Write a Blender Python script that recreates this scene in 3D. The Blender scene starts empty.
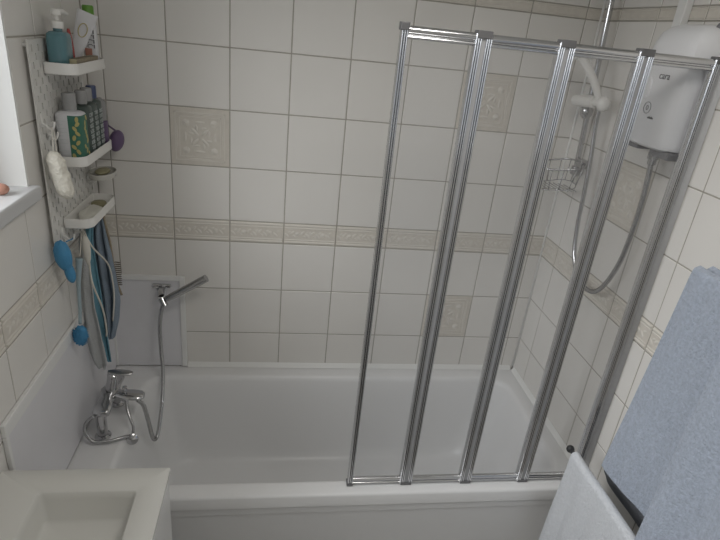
import bpy, bmesh, math, random
from mathutils import Vector, Matrix, noise
random.seed(7)
PI = math.pi
sc = bpy.context.scene
COL = sc.collection

# ---------------------------------------------------------------- camera
cam_d = bpy.data.cameras.new('camera')
cam_d.sensor_width = 36.0
cam_d.lens = 26.967
cam_d.clip_start = 0.02
cam = bpy.data.objects.new('camera', cam_d)
COL.objects.link(cam)
RGT = Vector((0.98716091, -0.12569558, 0.0985594))
DWN = Vector((0.03774845, -0.41597674, -0.90859144))
FWD = Vector((0.15520434, 0.90064642, -0.40589116))
m3 = Matrix((RGT, -DWN, -FWD)).transposed()
cam.matrix_world = Matrix.Translation((0.62415, -1.94097, 1.88353)) @ m3.to_4x4()
sc.camera = cam

# ---------------------------------------------------------------- light
w = bpy.data.worlds.new('overcast_sky')
sc.world = w
w.use_nodes = True
w.node_tree.nodes['Background'].inputs[0].default_value = (0.80, 0.86, 0.92, 1)
w.node_tree.nodes['Background'].inputs[1].default_value = 0.6


def area(name, loc, rot, sx, sy, power, col=(1, 1, 1)):
    d = bpy.data.lights.new(name, 'AREA')
    d.shape = 'RECTANGLE'
    d.size, d.size_y, d.energy, d.color = sx, sy, power, col
    o = bpy.data.objects.new(name, d)
    COL.objects.link(o)
    o.location, o.rotation_euler = loc, rot
    return o


# daylight just outside the window in the left wall (shines towards +x)
dl = area('window_daylight', (-1.45, -1.55, 2.65), (0, 0, 0), 2.2, 1.3, 76.0, (0.97, 0.985, 1.0))
dl.rotation_euler = (Vector((0.9, -0.7, 1.0)) - dl.location).to_track_quat('-Z', 'Y').to_euler()
# unseen fill light added overhead to brighten the room
area('added_fill_light', (0.95, -1.20, 2.33), (0, 0, 0), 0.42, 0.42, 4.6, (1.0, 0.96, 0.90))

vs = sc.view_settings
vs.view_transform = 'Standard'
vs.look = 'None'
vs.exposure = 0.10
vs.gamma = 1.0
vs.use_curve_mapping = False

# ---------------------------------------------------------------- materials
def srgb(c):
    return tuple((v / 255 / 12.92) if v / 255 <= 0.04045 else ((v / 255 + 0.055) / 1.055) ** 2.4 for v in c)


def mat(name, col, rough=0.5, metal=0.0, spec=0.5, noise_amt=0.0, noise_scale=20.0, bump=0.0, bump_scale=100.0, alpha=1.0, coat=0.0, trans=0.0, ior=1.45, sheen=0.0):
    m = bpy.data.materials.new(name)
    m.use_nodes = True
    nt = m.node_tree
    b = nt.nodes['Principled BSDF']
    c = (*col, 1)
    b.inputs['Base Color'].default_value = c
    b.inputs['Roughness'].default_value = rough
    b.inputs['Metallic'].default_value = metal
    b.inputs['Specular IOR Level'].default_value = spec
    b.inputs['Coat Weight'].default_value = coat
    b.inputs['Transmission Weight'].default_value = trans
    b.inputs['IOR'].default_value = ior
    b.inputs['Sheen Weight'].default_value = sheen
    b.inputs['Alpha'].default_value = alpha
    tc = nt.nodes.new('ShaderNodeTexCoord')
    if noise_amt:
        n = nt.nodes.new('ShaderNodeTexNoise')
        n.inputs['Scale'].default_value = noise_scale
        n.inputs['Detail'].default_value = 3
        nt.links.new(tc.outputs['Object'], n.inputs['Vector'])
        r = nt.nodes.new('ShaderNodeMix')
        r.data_type = 'RGBA'
        r.inputs[6].default_value = (*[max(0, v * (1 - noise_amt)) for v in col], 1)
        r.inputs[7].default_value = (*[min(1, v * (1 + noise_amt)) for v in col], 1)
        nt.links.new(n.outputs[0], r.inputs[0])
        nt.links.new(r.outputs[2], b.inputs['Base Color'])
    if bump:
        n2 = nt.nodes.new('ShaderNodeTexNoise')
        n2.inputs['Scale'].default_value = bump_scale
        n2.inputs['Detail'].default_value = 4
        nt.links.new(tc.outputs['Object'], n2.inputs['Vector'])
        bp = nt.nodes.new('ShaderNodeBump')
        bp.inputs['Strength'].default_value = bump
        bp.inputs['Distance'].default_value = 0.004
        nt.links.new(n2.outputs[0], bp.inputs['Height'])
        nt.links.new(bp.outputs[0], b.inputs['Normal'])
    return m


M = {}
M['tile'] = mat('glazed_tile', (0.80, 0.78, 0.745), 0.22, noise_amt=0.035, noise_scale=4, bump=0.12, bump_scale=9, spec=0.4)
M['sill'] = mat('darkened_sill_plastic', (0.60, 0.605, 0.61), 0.35)  # white plastic, colour lowered to offset the direct daylight on it
M['tile_darkened'] = mat('darkened_reveal_tile', (0.42,0.42,0.41), 0.3)  # same tile as the walls, darkened to offset direct daylight on the reveal
M['grout'] = mat('grout', (0.41, 0.385, 0.34), 0.9, noise_amt=0.2, noise_scale=30)
M['listello'] = mat('beige_relief_tile', (0.69, 0.65, 0.585), 0.4, noise_amt=0.10, noise_scale=45, bump=0.3, bump_scale=60)
M['listello_light'] = mat('beige_relief_high', (0.745, 0.71, 0.65), 0.35, noise_amt=0.06, noise_scale=60)
M['plaster'] = mat('white_plaster', (0.86, 0.86, 0.84), 0.9, noise_amt=0.03)
M['floor'] = mat('floor_vinyl', (0.62, 0.60, 0.57), 0.5, noise_amt=0.15, noise_scale=12)
M['acrylic'] = mat('bath_acrylic', (0.85,0.85,0.85), 0.28, spec=0.5)
M['bath_panel'] = mat('bath_panel_acrylic', (0.74, 0.74, 0.74), 0.3)
M['splash'] = mat('lilac_grey_wet_panel', (0.79,0.785,0.81), 0.3, noise_amt=0.02)
M['sealant'] = mat('white_sealant', (0.86,0.86,0.84), 0.45)
M['trim'] = mat('white_pvc_trim', (0.84,0.84,0.83), 0.4)
M['chrome'] = mat('chrome', (0.58, 0.58, 0.59), 0.12, metal=1.0)
M['chrome_rough'] = mat('brushed_chrome', (0.50, 0.50, 0.505), 0.25, metal=1.0)
M['alu'] = mat('polished_aluminium', (0.66, 0.665, 0.68), 0.2, metal=1.0)
M['seal_grey'] = mat('grey_rubber_seal', (0.42,0.425,0.44), 0.5)
M['cap_grey'] = mat('grey_plastic_hinge_cap', (0.15,0.15,0.155), 0.35)
M['white_plastic'] = mat('white_plastic', (0.82,0.81,0.78), 0.35)
M['peg'] = mat('white_pegboard_metal', (0.72,0.71,0.68), 0.5)
M['heater'] = mat('white_heater_plastic', (0.86,0.865,0.885), 0.3)
M['heater_grey'] = mat('grey_heater_plastic', (0.20, 0.20, 0.21), 0.4)
M['ink'] = mat('dark_grey_ink', (0.15, 0.15, 0.16), 0.6)
M['alu_satin'] = mat('satin_aluminium', (0.72, 0.725, 0.74), 0.42, metal=0.75)
M['black'] = mat('satin_black_metal', (0.035, 0.036, 0.038), 0.4)
M['ceramic'] = mat('white_ceramic', (0.76,0.755,0.72), 0.2)
M['cabinet'] = mat('white_gloss_cabinet', (0.74,0.74,0.73), 0.3)
M['dark_hole'] = mat('overflow_shadow_metal', (0.10, 0.10, 0.10), 0.5)
M['towel_blue'] = mat('blue_grey_terry', (0.40,0.45,0.54), 0.95, noise_amt=0.30, noise_scale=110, bump=1.0, bump_scale=170, sheen=0.25)
M['towel_white'] = mat('white_terry', (0.68,0.705,0.745), 0.95, noise_amt=0.12, noise_scale=110, bump=1.0, bump_scale=170, sheen=0.25)
M['towel_shade'] = mat('shaded_blue_terry', (0.21,0.22,0.24), 0.95, noise_amt=0.15, noise_scale=160, bump=0.8, bump_scale=330)  # back layer of the blue towel, its shade put into the colour
M['teal_liquid'] = mat('teal_soap_liquid', (0.10,0.22,0.25), 0.15, coat=0.4)
M['clear_plastic'] = mat('cloudy_clear_plastic', (0.42,0.42,0.42), 0.2, trans=0.25)
M['navy'] = mat('navy_plastic', (0.06, 0.08, 0.17), 0.35)
M['bottle_dark'] = mat('dark_grey_green_bottle', (0.085,0.11,0.10), 0.3, noise_amt=0.35, noise_scale=40)
M['label_white'] = mat('white_label', (0.72,0.72,0.74), 0.5, noise_amt=0.05, noise_scale=80)
M['letter'] = mat('pale_lettering', (0.62,0.66,0.66), 0.6)
M['purple'] = mat('purple_plastic', (0.13,0.085,0.17), 0.4)
M['red'] = mat('red_plastic', (0.38, 0.05, 0.045), 0.4)
M['green'] = mat('lime_green_plastic', (0.14, 0.33, 0.05), 0.4)
M['leafg'] = mat('dark_green_print', (0.05,0.17,0.12), 0.5)
M['yellow'] = mat('yellow_print', (0.50,0.43,0.17), 0.5)
M['pink'] = mat('pink_print', (0.5, 0.24, 0.18), 0.5, noise_amt=0.1)
M['cardboard'] = mat('cream_card', (0.50, 0.44, 0.28), 0.7)
M['card_side'] = mat('brown_print_card', (0.28, 0.24, 0.17), 0.7, noise_amt=0.3, noise_scale=120)
M['loofah'] = mat('cream_loofah_mesh', (0.84,0.81,0.72), 0.95, noise_amt=0.15, noise_scale=120, bump=1.0, bump_scale=160)
M['cord'] = mat('cream_cord', (0.74,0.71,0.64), 0.9)
M['soap'] = mat('olive_soap', (0.30,0.28,0.17), 0.4, noise_amt=0.2)
M['soap_white'] = mat('pale_wet_soap', (0.72,0.71,0.64), 0.3, noise_amt=0.1)
M['glass_dish'] = mat('clear_dish_plastic', (0.62,0.61,0.56), 0.2, trans=0.15)
M['blue'] = mat('bright_blue_silicone', (0.07,0.27,0.48), 0.5, noise_amt=0.15, bump=0.3, bump_scale=200)
M['bluegrey'] = mat('blue_grey_mesh_cloth', (0.27,0.33,0.40), 0.95, noise_amt=0.25, noise_scale=220, bump=0.8, bump_scale=300)
M['teal_cloth'] = mat('teal_blue_cloth', (0.16,0.34,0.43), 0.9, noise_amt=0.2, noise_scale=150, bump=0.6, bump_scale=260)
M['grey_mesh'] = mat('pale_grey_mesh_cloth', (0.50,0.51,0.51), 0.95, noise_amt=0.18, noise_scale=260, bump=0.9, bump_scale=280)
M['paleblue'] = mat('pale_blue_plastic', (0.34,0.43,0.47), 0.4)
M['wood'] = mat('pale_wood', (0.36, 0.30, 0.22), 0.6, noise_amt=0.2, noise_scale=60)
M['bristle'] = mat('dark_bristles', (0.16, 0.14, 0.11), 0.9)
M['sponge_pink'] = mat('pink_ceramic', (0.52, 0.27, 0.20), 0.4, noise_amt=0.2)


def wave_bump(m, scale, strength=0.5):
    nt = m.node_tree
    b = nt.nodes['Principled BSDF']
    tc = nt.nodes.new('ShaderNodeTexCoord')
    wv = nt.nodes.new('ShaderNodeTexWave')
    wv.bands_direction = 'DIAGONAL'
    wv.inputs['Scale'].default_value = scale
    nt.links.new(tc.outputs['Object'], wv.inputs['Vector'])
    bp = nt.nodes.new('ShaderNodeBump')
    bp.inputs['Strength'].default_value = strength
    bp.inputs['Distance'].default_value = 0.002
    nt.links.new(wv.outputs[1], bp.inputs['Height'])
    nt.links.new(bp.outputs[0], b.inputs['Normal'])


# thin clear glass: mostly see-through, a little fresnel reflection
def glass_mat(name, tint, base_refl=0.02, haze=0.0, haze_col=(0.6, 0.6, 0.62)):
    g = bpy.data.materials.new(name)
    g.use_nodes = True
    nt = g.node_tree
    nt.nodes.clear()
    out = nt.nodes.new('ShaderNodeOutputMaterial')
    tr = nt.nodes.new('ShaderNodeBsdfTransparent')
    tr.inputs[0].default_value = (*tint, 1)
    gl = nt.nodes.new('ShaderNodeBsdfGlossy')
    gl.inputs['Roughness'].default_value = 0.05
    gl.inputs[0].default_value = (0.8, 0.82, 0.84, 1)
    fr = nt.nodes.new('ShaderNodeFresnel')
    fr.inputs[0].default_value = 1.35
    mx = nt.nodes.new('ShaderNodeMixShader')
    ge = nt.nodes.new('ShaderNodeNewGeometry')
    ff = nt.nodes.new('ShaderNodeMath')      # reflect only on the outer side of each face
    ff.operation = 'SUBTRACT'
    ff.inputs[0].default_value = 1.0
    nt.links.new(ge.outputs['Backfacing'], ff.inputs[1])
    mu = nt.nodes.new('ShaderNodeMath')
    mu.operation = 'MULTIPLY'
    nt.links.new(fr.outputs[0], mu.inputs[0])
    nt.links.new(ff.outputs[0], mu.inputs[1])
    nt.links.new(mu.outputs[0], mx.inputs[0])
    nt.links.new(tr.outputs[0], mx.inputs[1])
    nt.links.new(gl.outputs[0], mx.inputs[2])
    last = mx
    if haze:
        df = nt.nodes.new('ShaderNodeBsdfDiffuse')
        df.inputs[0].default_value = (*haze_col, 1)
        m2 = nt.nodes.new('ShaderNodeMixShader')
        m2.inputs[0].default_value = haze
        nt.links.new(mx.outputs[0], m2.inputs[1])
        nt.links.new(df.outputs[0], m2.inputs[2])
        last = m2
    nt.links.new(last.outputs[0], out.inputs[0])
    return g


M['glass'] = glass_mat('clear_screen_glass', (0.99, 0.992, 0.995), haze=0.04)
M['window_glass'] = glass_mat('window_glass', (0.98, 0.98, 0.98))

# ---------------------------------------------------------------- helpers
def link(name, bm, mats, parent=None, smooth=False, bevel=0.0, subsurf=0, auto=None):
    me = bpy.data.meshes.new(name)
    bmesh.ops.recalc_face_normals(bm, faces=bm.faces)
    bm.to_mesh(me)
    bm.free()
    if not isinstance(mats, (list, tuple)):
        mats = [mats]
    for k in mats:
        me.materials.append(M[k])
    o = bpy.data.objects.new(name, me)
    COL.objects.link(o)
    if smooth:
        for p in me.polygons:
            p.use_smooth = True
        if auto is not None:
            me.set_sharp_from_angle(angle=math.radians(auto))
    if bevel:
        md = o.modifiers.new('bevel', 'BEVEL')
        md.width = bevel
        md.segments = 3
        md.limit_method = 'ANGLE'
        md.angle_limit = math.radians(40)
    if subsurf:
        md = o.modifiers.new('sub', 'SUBSURF')
        md.levels = md.render_levels = subsurf
    if parent is not None:
        o.parent = parent
        o.matrix_parent_inverse = Matrix.Translation(-Vector(parent.location))
    return o


def tag(o, label, cat, group=None, kind=None):
    if label:
        o['label'] = label
    if cat:
        o['category'] = cat
    if group:
        o['group'] = group
    if kind:
        o['kind'] = kind
    return o


def thing(name, loc, label, cat, group=None):
    o = bpy.data.objects.new(name, None)
    o.empty_display_size = 0.05
    COL.objects.link(o)
    o.location = loc
    return tag(o, label, cat, group)


def struct(o):
    o['kind'] = 'structure'
    return o


def box(bm, a, b, mi=0):
    x0, y0, z0 = [min(a[i], b[i]) for i in range(3)]
    x1, y1, z1 = [max(a[i], b[i]) for i in range(3)]
    v = [bm.verts.new(p) for p in ((x0, y0, z0), (x1, y0, z0), (x1, y1, z0), (x0, y1, z0), (x0, y0, z1), (x1, y0, z1), (x1, y1, z1), (x0, y1, z1))]
    fs = []
    for f in ((0, 3, 2, 1), (4, 5, 6, 7), (0, 1, 5, 4), (1, 2, 6, 5), (2, 3, 7, 6), (3, 0, 4, 7)):
        q = bm.faces.new([v[i] for i in f])
        q.material_index = mi
        fs.append(q)
    return fs


def catmull(pts, n=8):
    pts = [Vector(p) for p in pts]
    P = [pts[0] * 2 - pts[1]] + pts + [pts[-1] * 2 - pts[-2]]
    out = []
    for i in range(1, len(P) - 2):
        for k in range(n):
            t = k / n
            a, b, c, d = P[i - 1], P[i], P[i + 1], P[i + 2]
            out.append(0.5 * ((2 * b) + (c - a) * t + (2 * a - 5 * b + 4 * c - d) * t * t + (3 * b - a - 3 * c + d) * t ** 3))
    out.append(pts[-1])
    return out


def tube(bm, pts, r, seg=10, caps=True, mi=0, close=False):
    pts = [Vector(p) for p in pts]
    n = len(pts)
    rr = r if callable(r) else (lambda i: r)
    t0 = (pts[1] - pts[0]).normalized()
    up = Vector((0, 0, 1)) if abs(t0.z) < 0.9 else Vector((1, 0, 0))
    nrm = t0.cross(up).normalized()
    rings = []
    for i in range(n):
        if close:
            t = (pts[(i + 1) % n] - pts[i - 1]).normalized()
        else:
            t = (pts[min(i + 1, n - 1)] - pts[max(i - 1, 0)]).normalized()
        nrm = (nrm - t * nrm.dot(t)).normalized()
        bn = t.cross(nrm)
        rings.append([bm.verts.new(pts[i] + (nrm * math.cos(2 * PI * k / seg) + bn * math.sin(2 * PI * k / seg)) * rr(i)) for k in range(seg)])
    last = n if close else n - 1
    for i in range(last):
        a, b = rings[i], rings[(i + 1) % n]
        for k in range(seg):
            f = bm.faces.new((a[k], a[(k + 1) % seg], b[(k + 1) % seg], b[k]))
            f.material_index = mi
    if caps and not close:
        for rg in (rings[0], rings[-1]):
            f = bm.faces.new(rg)
            f.material_index = mi


def hose_pts(pts, step=0.0022):
    c = catmull(pts, 40)
    out = [c[0]]
    acc = 0
    for a, b in zip(c, c[1:]):
        acc += (b - a).length
        if acc >= step:
            out.append(b)
            acc = 0
    return out


def ribbed_hose(bm, pts, r):
    P = hose_pts(pts)
    tube(bm, P, lambda i: r * (1.0 if i % 2 else 0.86), 9)


def rings_loft(bm, rings, caps=(True, True), mi=0):
    R = [[bm.verts.new(p) for p in rg] for rg in rings]
    n = len(R[0])
    for a, b in zip(R, R[1:]):
        for k in range(n):
            f = bm.faces.new((a[k], a[(k + 1) % n], b[(k + 1) % n], b[k]))
            f.material_index = mi
    if caps[0]:
        bm.faces.new(R[0]).material_index = mi
    if caps[1]:
        bm.faces.new(R[-1]).material_index = mi
    return R


def lathe(bm, prof, center=(0, 0, 0), seg=24, sx=1, sy=1, mat4=None, mi=0, caps=(True, True)):
    rings = []
    for r, z in prof:
        rg = []
        for k in range(seg):
            a = 2 * PI * k / seg
            p = Vector((r * math.cos(a) * sx, r * math.sin(a) * sy, z))
            if mat4 is not None:
                p = mat4 @ p
            rg.append(p + Vector(center))
        rings.append(rg)
    rings_loft(bm, rings, caps, mi)


def rrect(x0, x1, y0, y1, z, r, n=6):
    rs = r if isinstance(r, (list, tuple)) else [r] * 4
    pts = []
    for (cx, cy, a0, rad) in ((x1, y1, 0, rs[0]), (x0, y1, 90, rs[1]), (x0, y0, 180, rs[2]), (x1, y0, 270, rs[3])):
        sx = -1 if cx == x1 else 1
        sy = -1 if cy == y1 else 1
        for k in range(n + 1):
            a = math.radians(a0 + 90 * k / n)
            pts.append(Vector((cx + sx * rad + rad * math.cos(a), cy + sy * rad + rad * math.sin(a), z)))
    return pts


def ellipsoid(bm, c, r, rot=None, seg=16, rings=10, mi=0, jit=0.0, f=6.0):
    mt = rot.to_4x4() if rot is not None else Matrix.Identity(4)
    rg = []
    for i in range(1, rings):
        th = PI * i / rings
        rg.append([(math.sin(th) * math.cos(2 * PI * k / seg), math.sin(th) * math.sin(2 * PI * k / seg), math.cos(th)) for k in range(seg)])

    def tr(p):
        p = Vector(p)
        s = 1 + (jit * noise.noise(p * f) if jit else 0)
        return (mt @ Vector((p.x * r[0] * s, p.y * r[1] * s, p.z * r[2] * s))) + Vector(c)
    R = [[bm.verts.new(tr(p)) for p in q] for q in rg]
    top, bot = bm.verts.new(tr((0, 0, 1))), bm.verts.new(tr((0, 0, -1)))
    for a, b in zip(R, R[1:]):
        for k in range(seg):
            bm.faces.new((a[k], b[k], b[(k + 1) % seg], a[(k + 1) % seg])).material_index = mi
    for k in range(seg):
        bm.faces.new((top, R[0][k], R[0][(k + 1) % seg])).material_index = mi
        bm.faces.new((bot, R[-1][(k + 1) % seg], R[-1][k])).material_index = mi


def frame_to(d):
    """rotation taking +z to direction d"""
    return Vector((0, 0, 1)).rotation_difference(Vector(d).normalized()).to_matrix()


def cyl(bm, a, b, r0, r1=None, seg=20, mi=0):
    r1 = r0 if r1 is None else r1
    a, b = Vector(a), Vector(b)
    m = frame_to(b - a).to_4x4()
    L = (b - a).length
    lathe(bm, [(r0, 0), (r1, L)], a, seg, mat4=m, mi=mi)


def text_part(name, s, size, loc, rot, m, parent, ext=0.0004):
    cu = bpy.data.curves.new(name, 'FONT')
    cu.body = s
    cu.size = size
    cu.extrude = ext
    cu.align_x = 'CENTER'
    cu.align_y = 'CENTER'
    tmp = bpy.data.objects.new(name, cu)
    COL.objects.link(tmp)
    dg = bpy.context.evaluated_depsgraph_get()
    dg.update()
    me = bpy.data.meshes.new_from_object(tmp.evaluated_get(dg))
    bpy.data.objects.remove(tmp)
    me.materials.clear()
    me.materials.append(M[m])
    o = bpy.data.objects.new(name, me)
    COL.objects.link(o)
    o.parent = parent
    o.matrix_parent_inverse = Matrix.Translation(-Vector(parent.location))
    o.location = loc
    o.rotation_euler = rot
    return o


# ---------------------------------------------------------------- room shell
W = 1.7074          # room width
DEPTH = -2.42       # near wall
H = 2.40
ZD = 1.19           # top of the decorated band
ZE = ZD - 0.0843
TH = 0.1989
Z2 = ZD + 3 * TH + 0.2046   # bottom of the upper band
Z2T = Z2 + 0.037
rows = []           # (z0, z1, kind)
z = ZE
while z > 0.0:
    rows.append((max(z - TH, 0.0), z, 't'))
    z -= TH
rows.append((ZE, ZD, 'b'))
for k in range(3):
    rows.append((ZD + k * TH, ZD + (k + 1) * TH, 't'))
rows.append((ZD + 3 * TH, Z2, 't'))
rows.append((Z2, Z2T, 'b'))
rows.append((Z2T, Z2T + TH, 't'))
rows.append((Z2T + TH, H, 't'))


def leaf(bm, mp, u, v, a, L, wd, h, mi):
    seg = 8
    ring0, ring1 = [], []
    for k in range(seg):
        t = 2 * PI * k / seg
        for ring, s, d in ((ring0, 1.0, 0.0), (ring1, 0.55, h)):
            p, q = math.cos(t) * L * s, math.sin(t) * wd * s
            ring.append(bm.verts.new(mp(u + p * math.cos(a) - q * math.sin(a), v + p * math.sin(a) + q * math.cos(a), d)))
    for k in range(seg):
        f = bm.faces.new((ring0[k], ring0[(k + 1) % seg], ring1[(k + 1) % seg], ring1[k]))
        f.material_index = mi
        f.smooth = True
    f = bm.faces.new(ring1)
    f.material_index = mi
    f.smooth = True


def tile(bm, mp, u0, u1, v0, v1, mi, tilt=True):
    g, bv = 0.0018, 0.0016
    if u1 - u0 < 0.009 or v1 - v0 < 0.009:
        return
    t = [random.uniform(-0.0005, 0.0005) for _ in range(4)] if tilt else [0] * 4
    c = [(u0 + g, v0 + g), (u1 - g, v0 + g), (u1 - g, v1 - g), (u0 + g, v1 - g)]
    s = [(1, 1), (-1, 1), (-1, -1), (1, -1)]
    lo = [bm.verts.new(mp(a, b, -0.003)) for a, b in c]
    hi = [bm.verts.new(mp(a, b, -0.0012 + t[i])) for i, (a, b) in enumerate(c)]
    tp = [bm.verts.new(mp(a + s[i][0] * bv, b + s[i][1] * bv, t[i])) for i, (a, b) in enumerate(c)]
    for i in range(4):
        j = (i + 1) % 4
        bm.faces.new((lo[i], lo[j], hi[j], hi[i])).material_index = mi
        bm.faces.new((hi[i], hi[j], tp[j], tp[i])).material_index = mi
    bm.faces.new(tp).material_index = mi


def band(bm, mp, u0, u1, v0, v1):
    """one relief border tile: ridges top and bottom, a garland between"""
    tile(bm, mp, u0, u1, v0, v1, 2, False)
    h = v1 - v0
    sc_ = h / 0.0843
    for f0, f1, d in ((0.05, 0.15, 0.0022), (0.18, 0.25, 0.0012), (0.75, 0.82, 0.0012), (0.85, 0.95, 0.0022)):
        pr = [(v0 + h * f0, 0.0), (v0 + h * (f0 * .7 + f1 * .3), d), (v0 + h * (f0 * .3 + f1 * .7), d), (v0 + h * f1, 0.0)]
        a = [bm.verts.new(mp(u0 + 0.004, v, q)) for v, q in pr]
        b = [bm.verts.new(mp(u1 - 0.004, v, q)) for v, q in pr]
        for i in range(3):
            bm.faces.new((a[i], b[i], b[i + 1], a[i + 1])).material_index = 3
    vc = (v0 + v1) / 2
    if sc_ < 0.8:      # slim upper border: plain ridges only
        return
    n = int((u1 - u0 - 0.01) / 0.0195)
    for k in range(n):
        u = u0 + 0.012 + k * 0.0195
        sgn = 1 if k % 2 else -1
        if k % 5 == 2:
            leaf(bm, mp, u, vc, 0, 0.0095, 0.0095, 0.0017, 3)
            leaf(bm, mp, u, vc, 0, 0.004, 0.004, 0.0026, 3)
        else:
            leaf(bm, mp, u, vc + sgn * 0.005, sgn * 0.8, 0.0125, 0.0052, 0.0016, 3)
            leaf(bm, mp, u + 0.008, vc - sgn * 0.008, -sgn * 0.5, 0.008, 0.004, 0.0012, 3)


def decor(bm, mp, u0, u1, v0, v1):
    tile(bm, mp, u0, u1, v0, v1, 2, False)
    c0, c1, e0, e1 = u0, u1, v0, v1
    for ins, wd, d in ((0.016, 0.004, 0.0020), (0.030, 0.003, 0.0016)):
        for (a, b, c, e) in ((c0 + ins, c1 - ins, e0 + ins, e0 + ins + wd), (c0 + ins, c1 - ins, e1 - ins - wd, e1 - ins),
                             (c0 + ins, c0 + ins + wd, e0 + ins, e1 - ins), (c1 - ins - wd, c1 - ins, e0 + ins, e1 - ins)):
            v = [bm.verts.new(mp(p, q, dd)) for dd in (0, d) for p, q in ((a, c), (b, c), (b, e), (a, e))]
            for f in ((4, 5, 6, 7), (0, 1, 5, 4), (1, 2, 6, 5), (2, 3, 7, 6), (3, 0, 4, 7)):
                bm.faces.new([v[i] for i in f]).material_index = 3
    uc, vc = (u0 + u1) / 2, (v0 + v1) / 2
    for su in (-1, 1):
        for sv in (-1, 1):
            leaf(bm, mp, uc + su * 0.047, vc + sv * 0.047, 0, 0.013, 0.013, 0.003, 3)
            leaf(bm, mp, uc + su * 0.047, vc + sv * 0.047, 0, 0.005, 0.005, 0.0042, 3)
            a = math.atan2(sv, su)
            leaf(bm, mp, uc + su * 0.017, vc + sv * 0.017, a, 0.019, 0.006, 0.003, 3)
            leaf(bm, mp, uc + su * 0.030, vc + sv * 0.012, a + 0.7, 0.012, 0.005, 0.002, 3)
            leaf(bm, mp, uc + su * 0.012, vc + sv * 0.030, a - 0.7, 0.012, 0.005, 0.002, 3)
    for k in range(4):
        a = k * PI / 2
        leaf(bm, mp, uc + math.cos(a) * 0.05, vc + math.sin(a) * 0.05, a + PI / 2, 0.018, 0.005, 0.002, 3)
        leaf(bm, mp, uc + math.cos(a) * 0.077, vc + math.sin(a) * 0.077, a + PI / 2, 0.045, 0.003, 0.0015, 3)


def tiled_wall(name, mp, umax, joints, decors, hole=None, thick=0.12):
    bm = bmesh.new()
    # substrate / grout body
    if hole is None:
        regs = [(-0.11, umax + 0.11, 0, H)] if name == 'wall_back' else [(0, umax, 0, H)]
    else:
        hu0, hu1, hv0, hv1 = hole
        regs = [(0, hu0, 0, H), (hu1, umax, 0, H), (hu0, hu1, 0, hv0), (hu0, hu1, hv1, H)]
    for (a, b, c, d) in regs:
        v = [bm.verts.new(mp(p, q, dd)) for dd in (-thick, -0.0014) for p, q in ((a, c), (b, c), (b, d), (a, d))]
        for f in ((0, 1, 2, 3), (4, 5, 6, 7), (0, 1, 5, 4), (1, 2, 6, 5), (2, 3, 7, 6), (3, 0, 4, 7)):
            bm.faces.new([v[i] for i in f]).material_index = 1
    us = [0.0] + [j for j in joints if 0.0 < j < umax] + [umax]
    for (z0, z1, kind) in rows:
        for a, b in zip(us, us[1:]):
            cells = [(a, b, z0, z1)]
            if hole is not None:
                hu0, hu1, hv0, hv1 = hole
                if not (b <= hu0 or a >= hu1 or z1 <= hv0 or z0 >= hv1):
                    cells = []
                    if a < hu0:
                        cells.append((a, hu0, z0, z1))
                    if b > hu1:
                        cells.append((hu1, b, z0, z1))
                    aa, bb = max(a, hu0), min(b, hu1)
                    if z0 < hv0:
                        cells.append((aa, bb, z0, hv0))
                    if z1 > hv1:
                        cells.append((aa, bb, hv1, z1))
            for (p, q, r, s) in cells:
                uc, vc = (p + q) / 2, (r + s) / 2
                if kind == 'b':
                    band(bm, mp, p, q, r, s) if q - p > 0.03 else tile(bm, mp, p, q, r, s, 2, False)
                elif any(d0 < uc < d1 and e0 < vc < e1 for d0, d1, e0, e1 in decors):
                    decor(bm, mp, p, q, r, s)
                else:
                    tile(bm, mp, p, q, r, s, 0)
    return struct(link(name, bm, ['tile', 'grout', 'listello', 'listello_light']))


zc, zb, za = ZD + TH, ZD + 2 * TH, ZD + 3 * TH
bj = [0.0507 + 0.2 * i for i in range(9)]
tiled_wall('wall_back', lambda u, v, d: Vector((u, -d, v)), W, bj,
           [(bj[1], bj[2], zc, zb), (bj[6], bj[7], zb, za), (bj[6], bj[7], ZE - 2 * TH, ZE - TH)])
rj = [0.1134 + 0.2 * i for i in range(13)]
tiled_wall('wall_right', lambda u, v, d: Vector((W - d, -u, v)), -DEPTH, rj, [(rj[1], rj[2], zc, zb)])
lj = [0.1579 + 0.2 * i for i in range(13)]
WIN = (0.515, 2.150, 1.437, 2.20)
tiled_wall('wall_left', lambda u, v, d: Vector((d, -u, v)), -DEPTH, lj, [], hole=WIN, thick=0.20)

bm = bmesh.new()
box(bm, (-0.2, DEPTH - 0.1, 0), (W + 0.12, DEPTH, H))
struct(link('wall_near', bm, 'plaster'))
bm = bmesh.new()
box(bm, (-0.2, DEPTH - 0.1, -0.1), (W + 0.12, 0.12, 0))
struct(link('floor', bm, 'floor'))
bm = bmesh.new()
box(bm, (-0.2, DEPTH - 0.1, H), (W + 0.12, 0.12, H + 0.1))
struct(link('ceiling', bm, 'plaster'))

# window in the left wall
y0, y1, z0, z1 = -WIN[1], -WIN[0], WIN[2], WIN[3]
win = struct(thing('window_1', (-0.15, (y0 + y1) / 2, z0), None, None))
bm = bmesh.new()
for a, b in (((-0.19, y0, z0), (-0.135, y0 + 0.055, z1)), ((-0.19, y1 - 0.118, z0), (-0.135, y1, z1)),  # far jamb widened to keep direct daylight off the reveal
             ((-0.19, y0 + 0.055, z0), (-0.135, y1 - 0.118, z0 + 0.055)), ((-0.19, y0 + 0.055, z1 - 0.055), (-0.135, y1 - 0.118, z1)),
             ((-0.19, -1.36, z0 + 0.055), (-0.135, -1.30, z1 - 0.055))):
    box(bm, a, b)
link('window_frame', bm, 'trim', win, bevel=0.004)
bm = bmesh.new()
box(bm, (-0.168, y0 + 0.05, z0 + 0.05), (-0.162, y1 - 0.115, z1 - 0.05))
link('pane', bm, 'window_glass', win)
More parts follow.
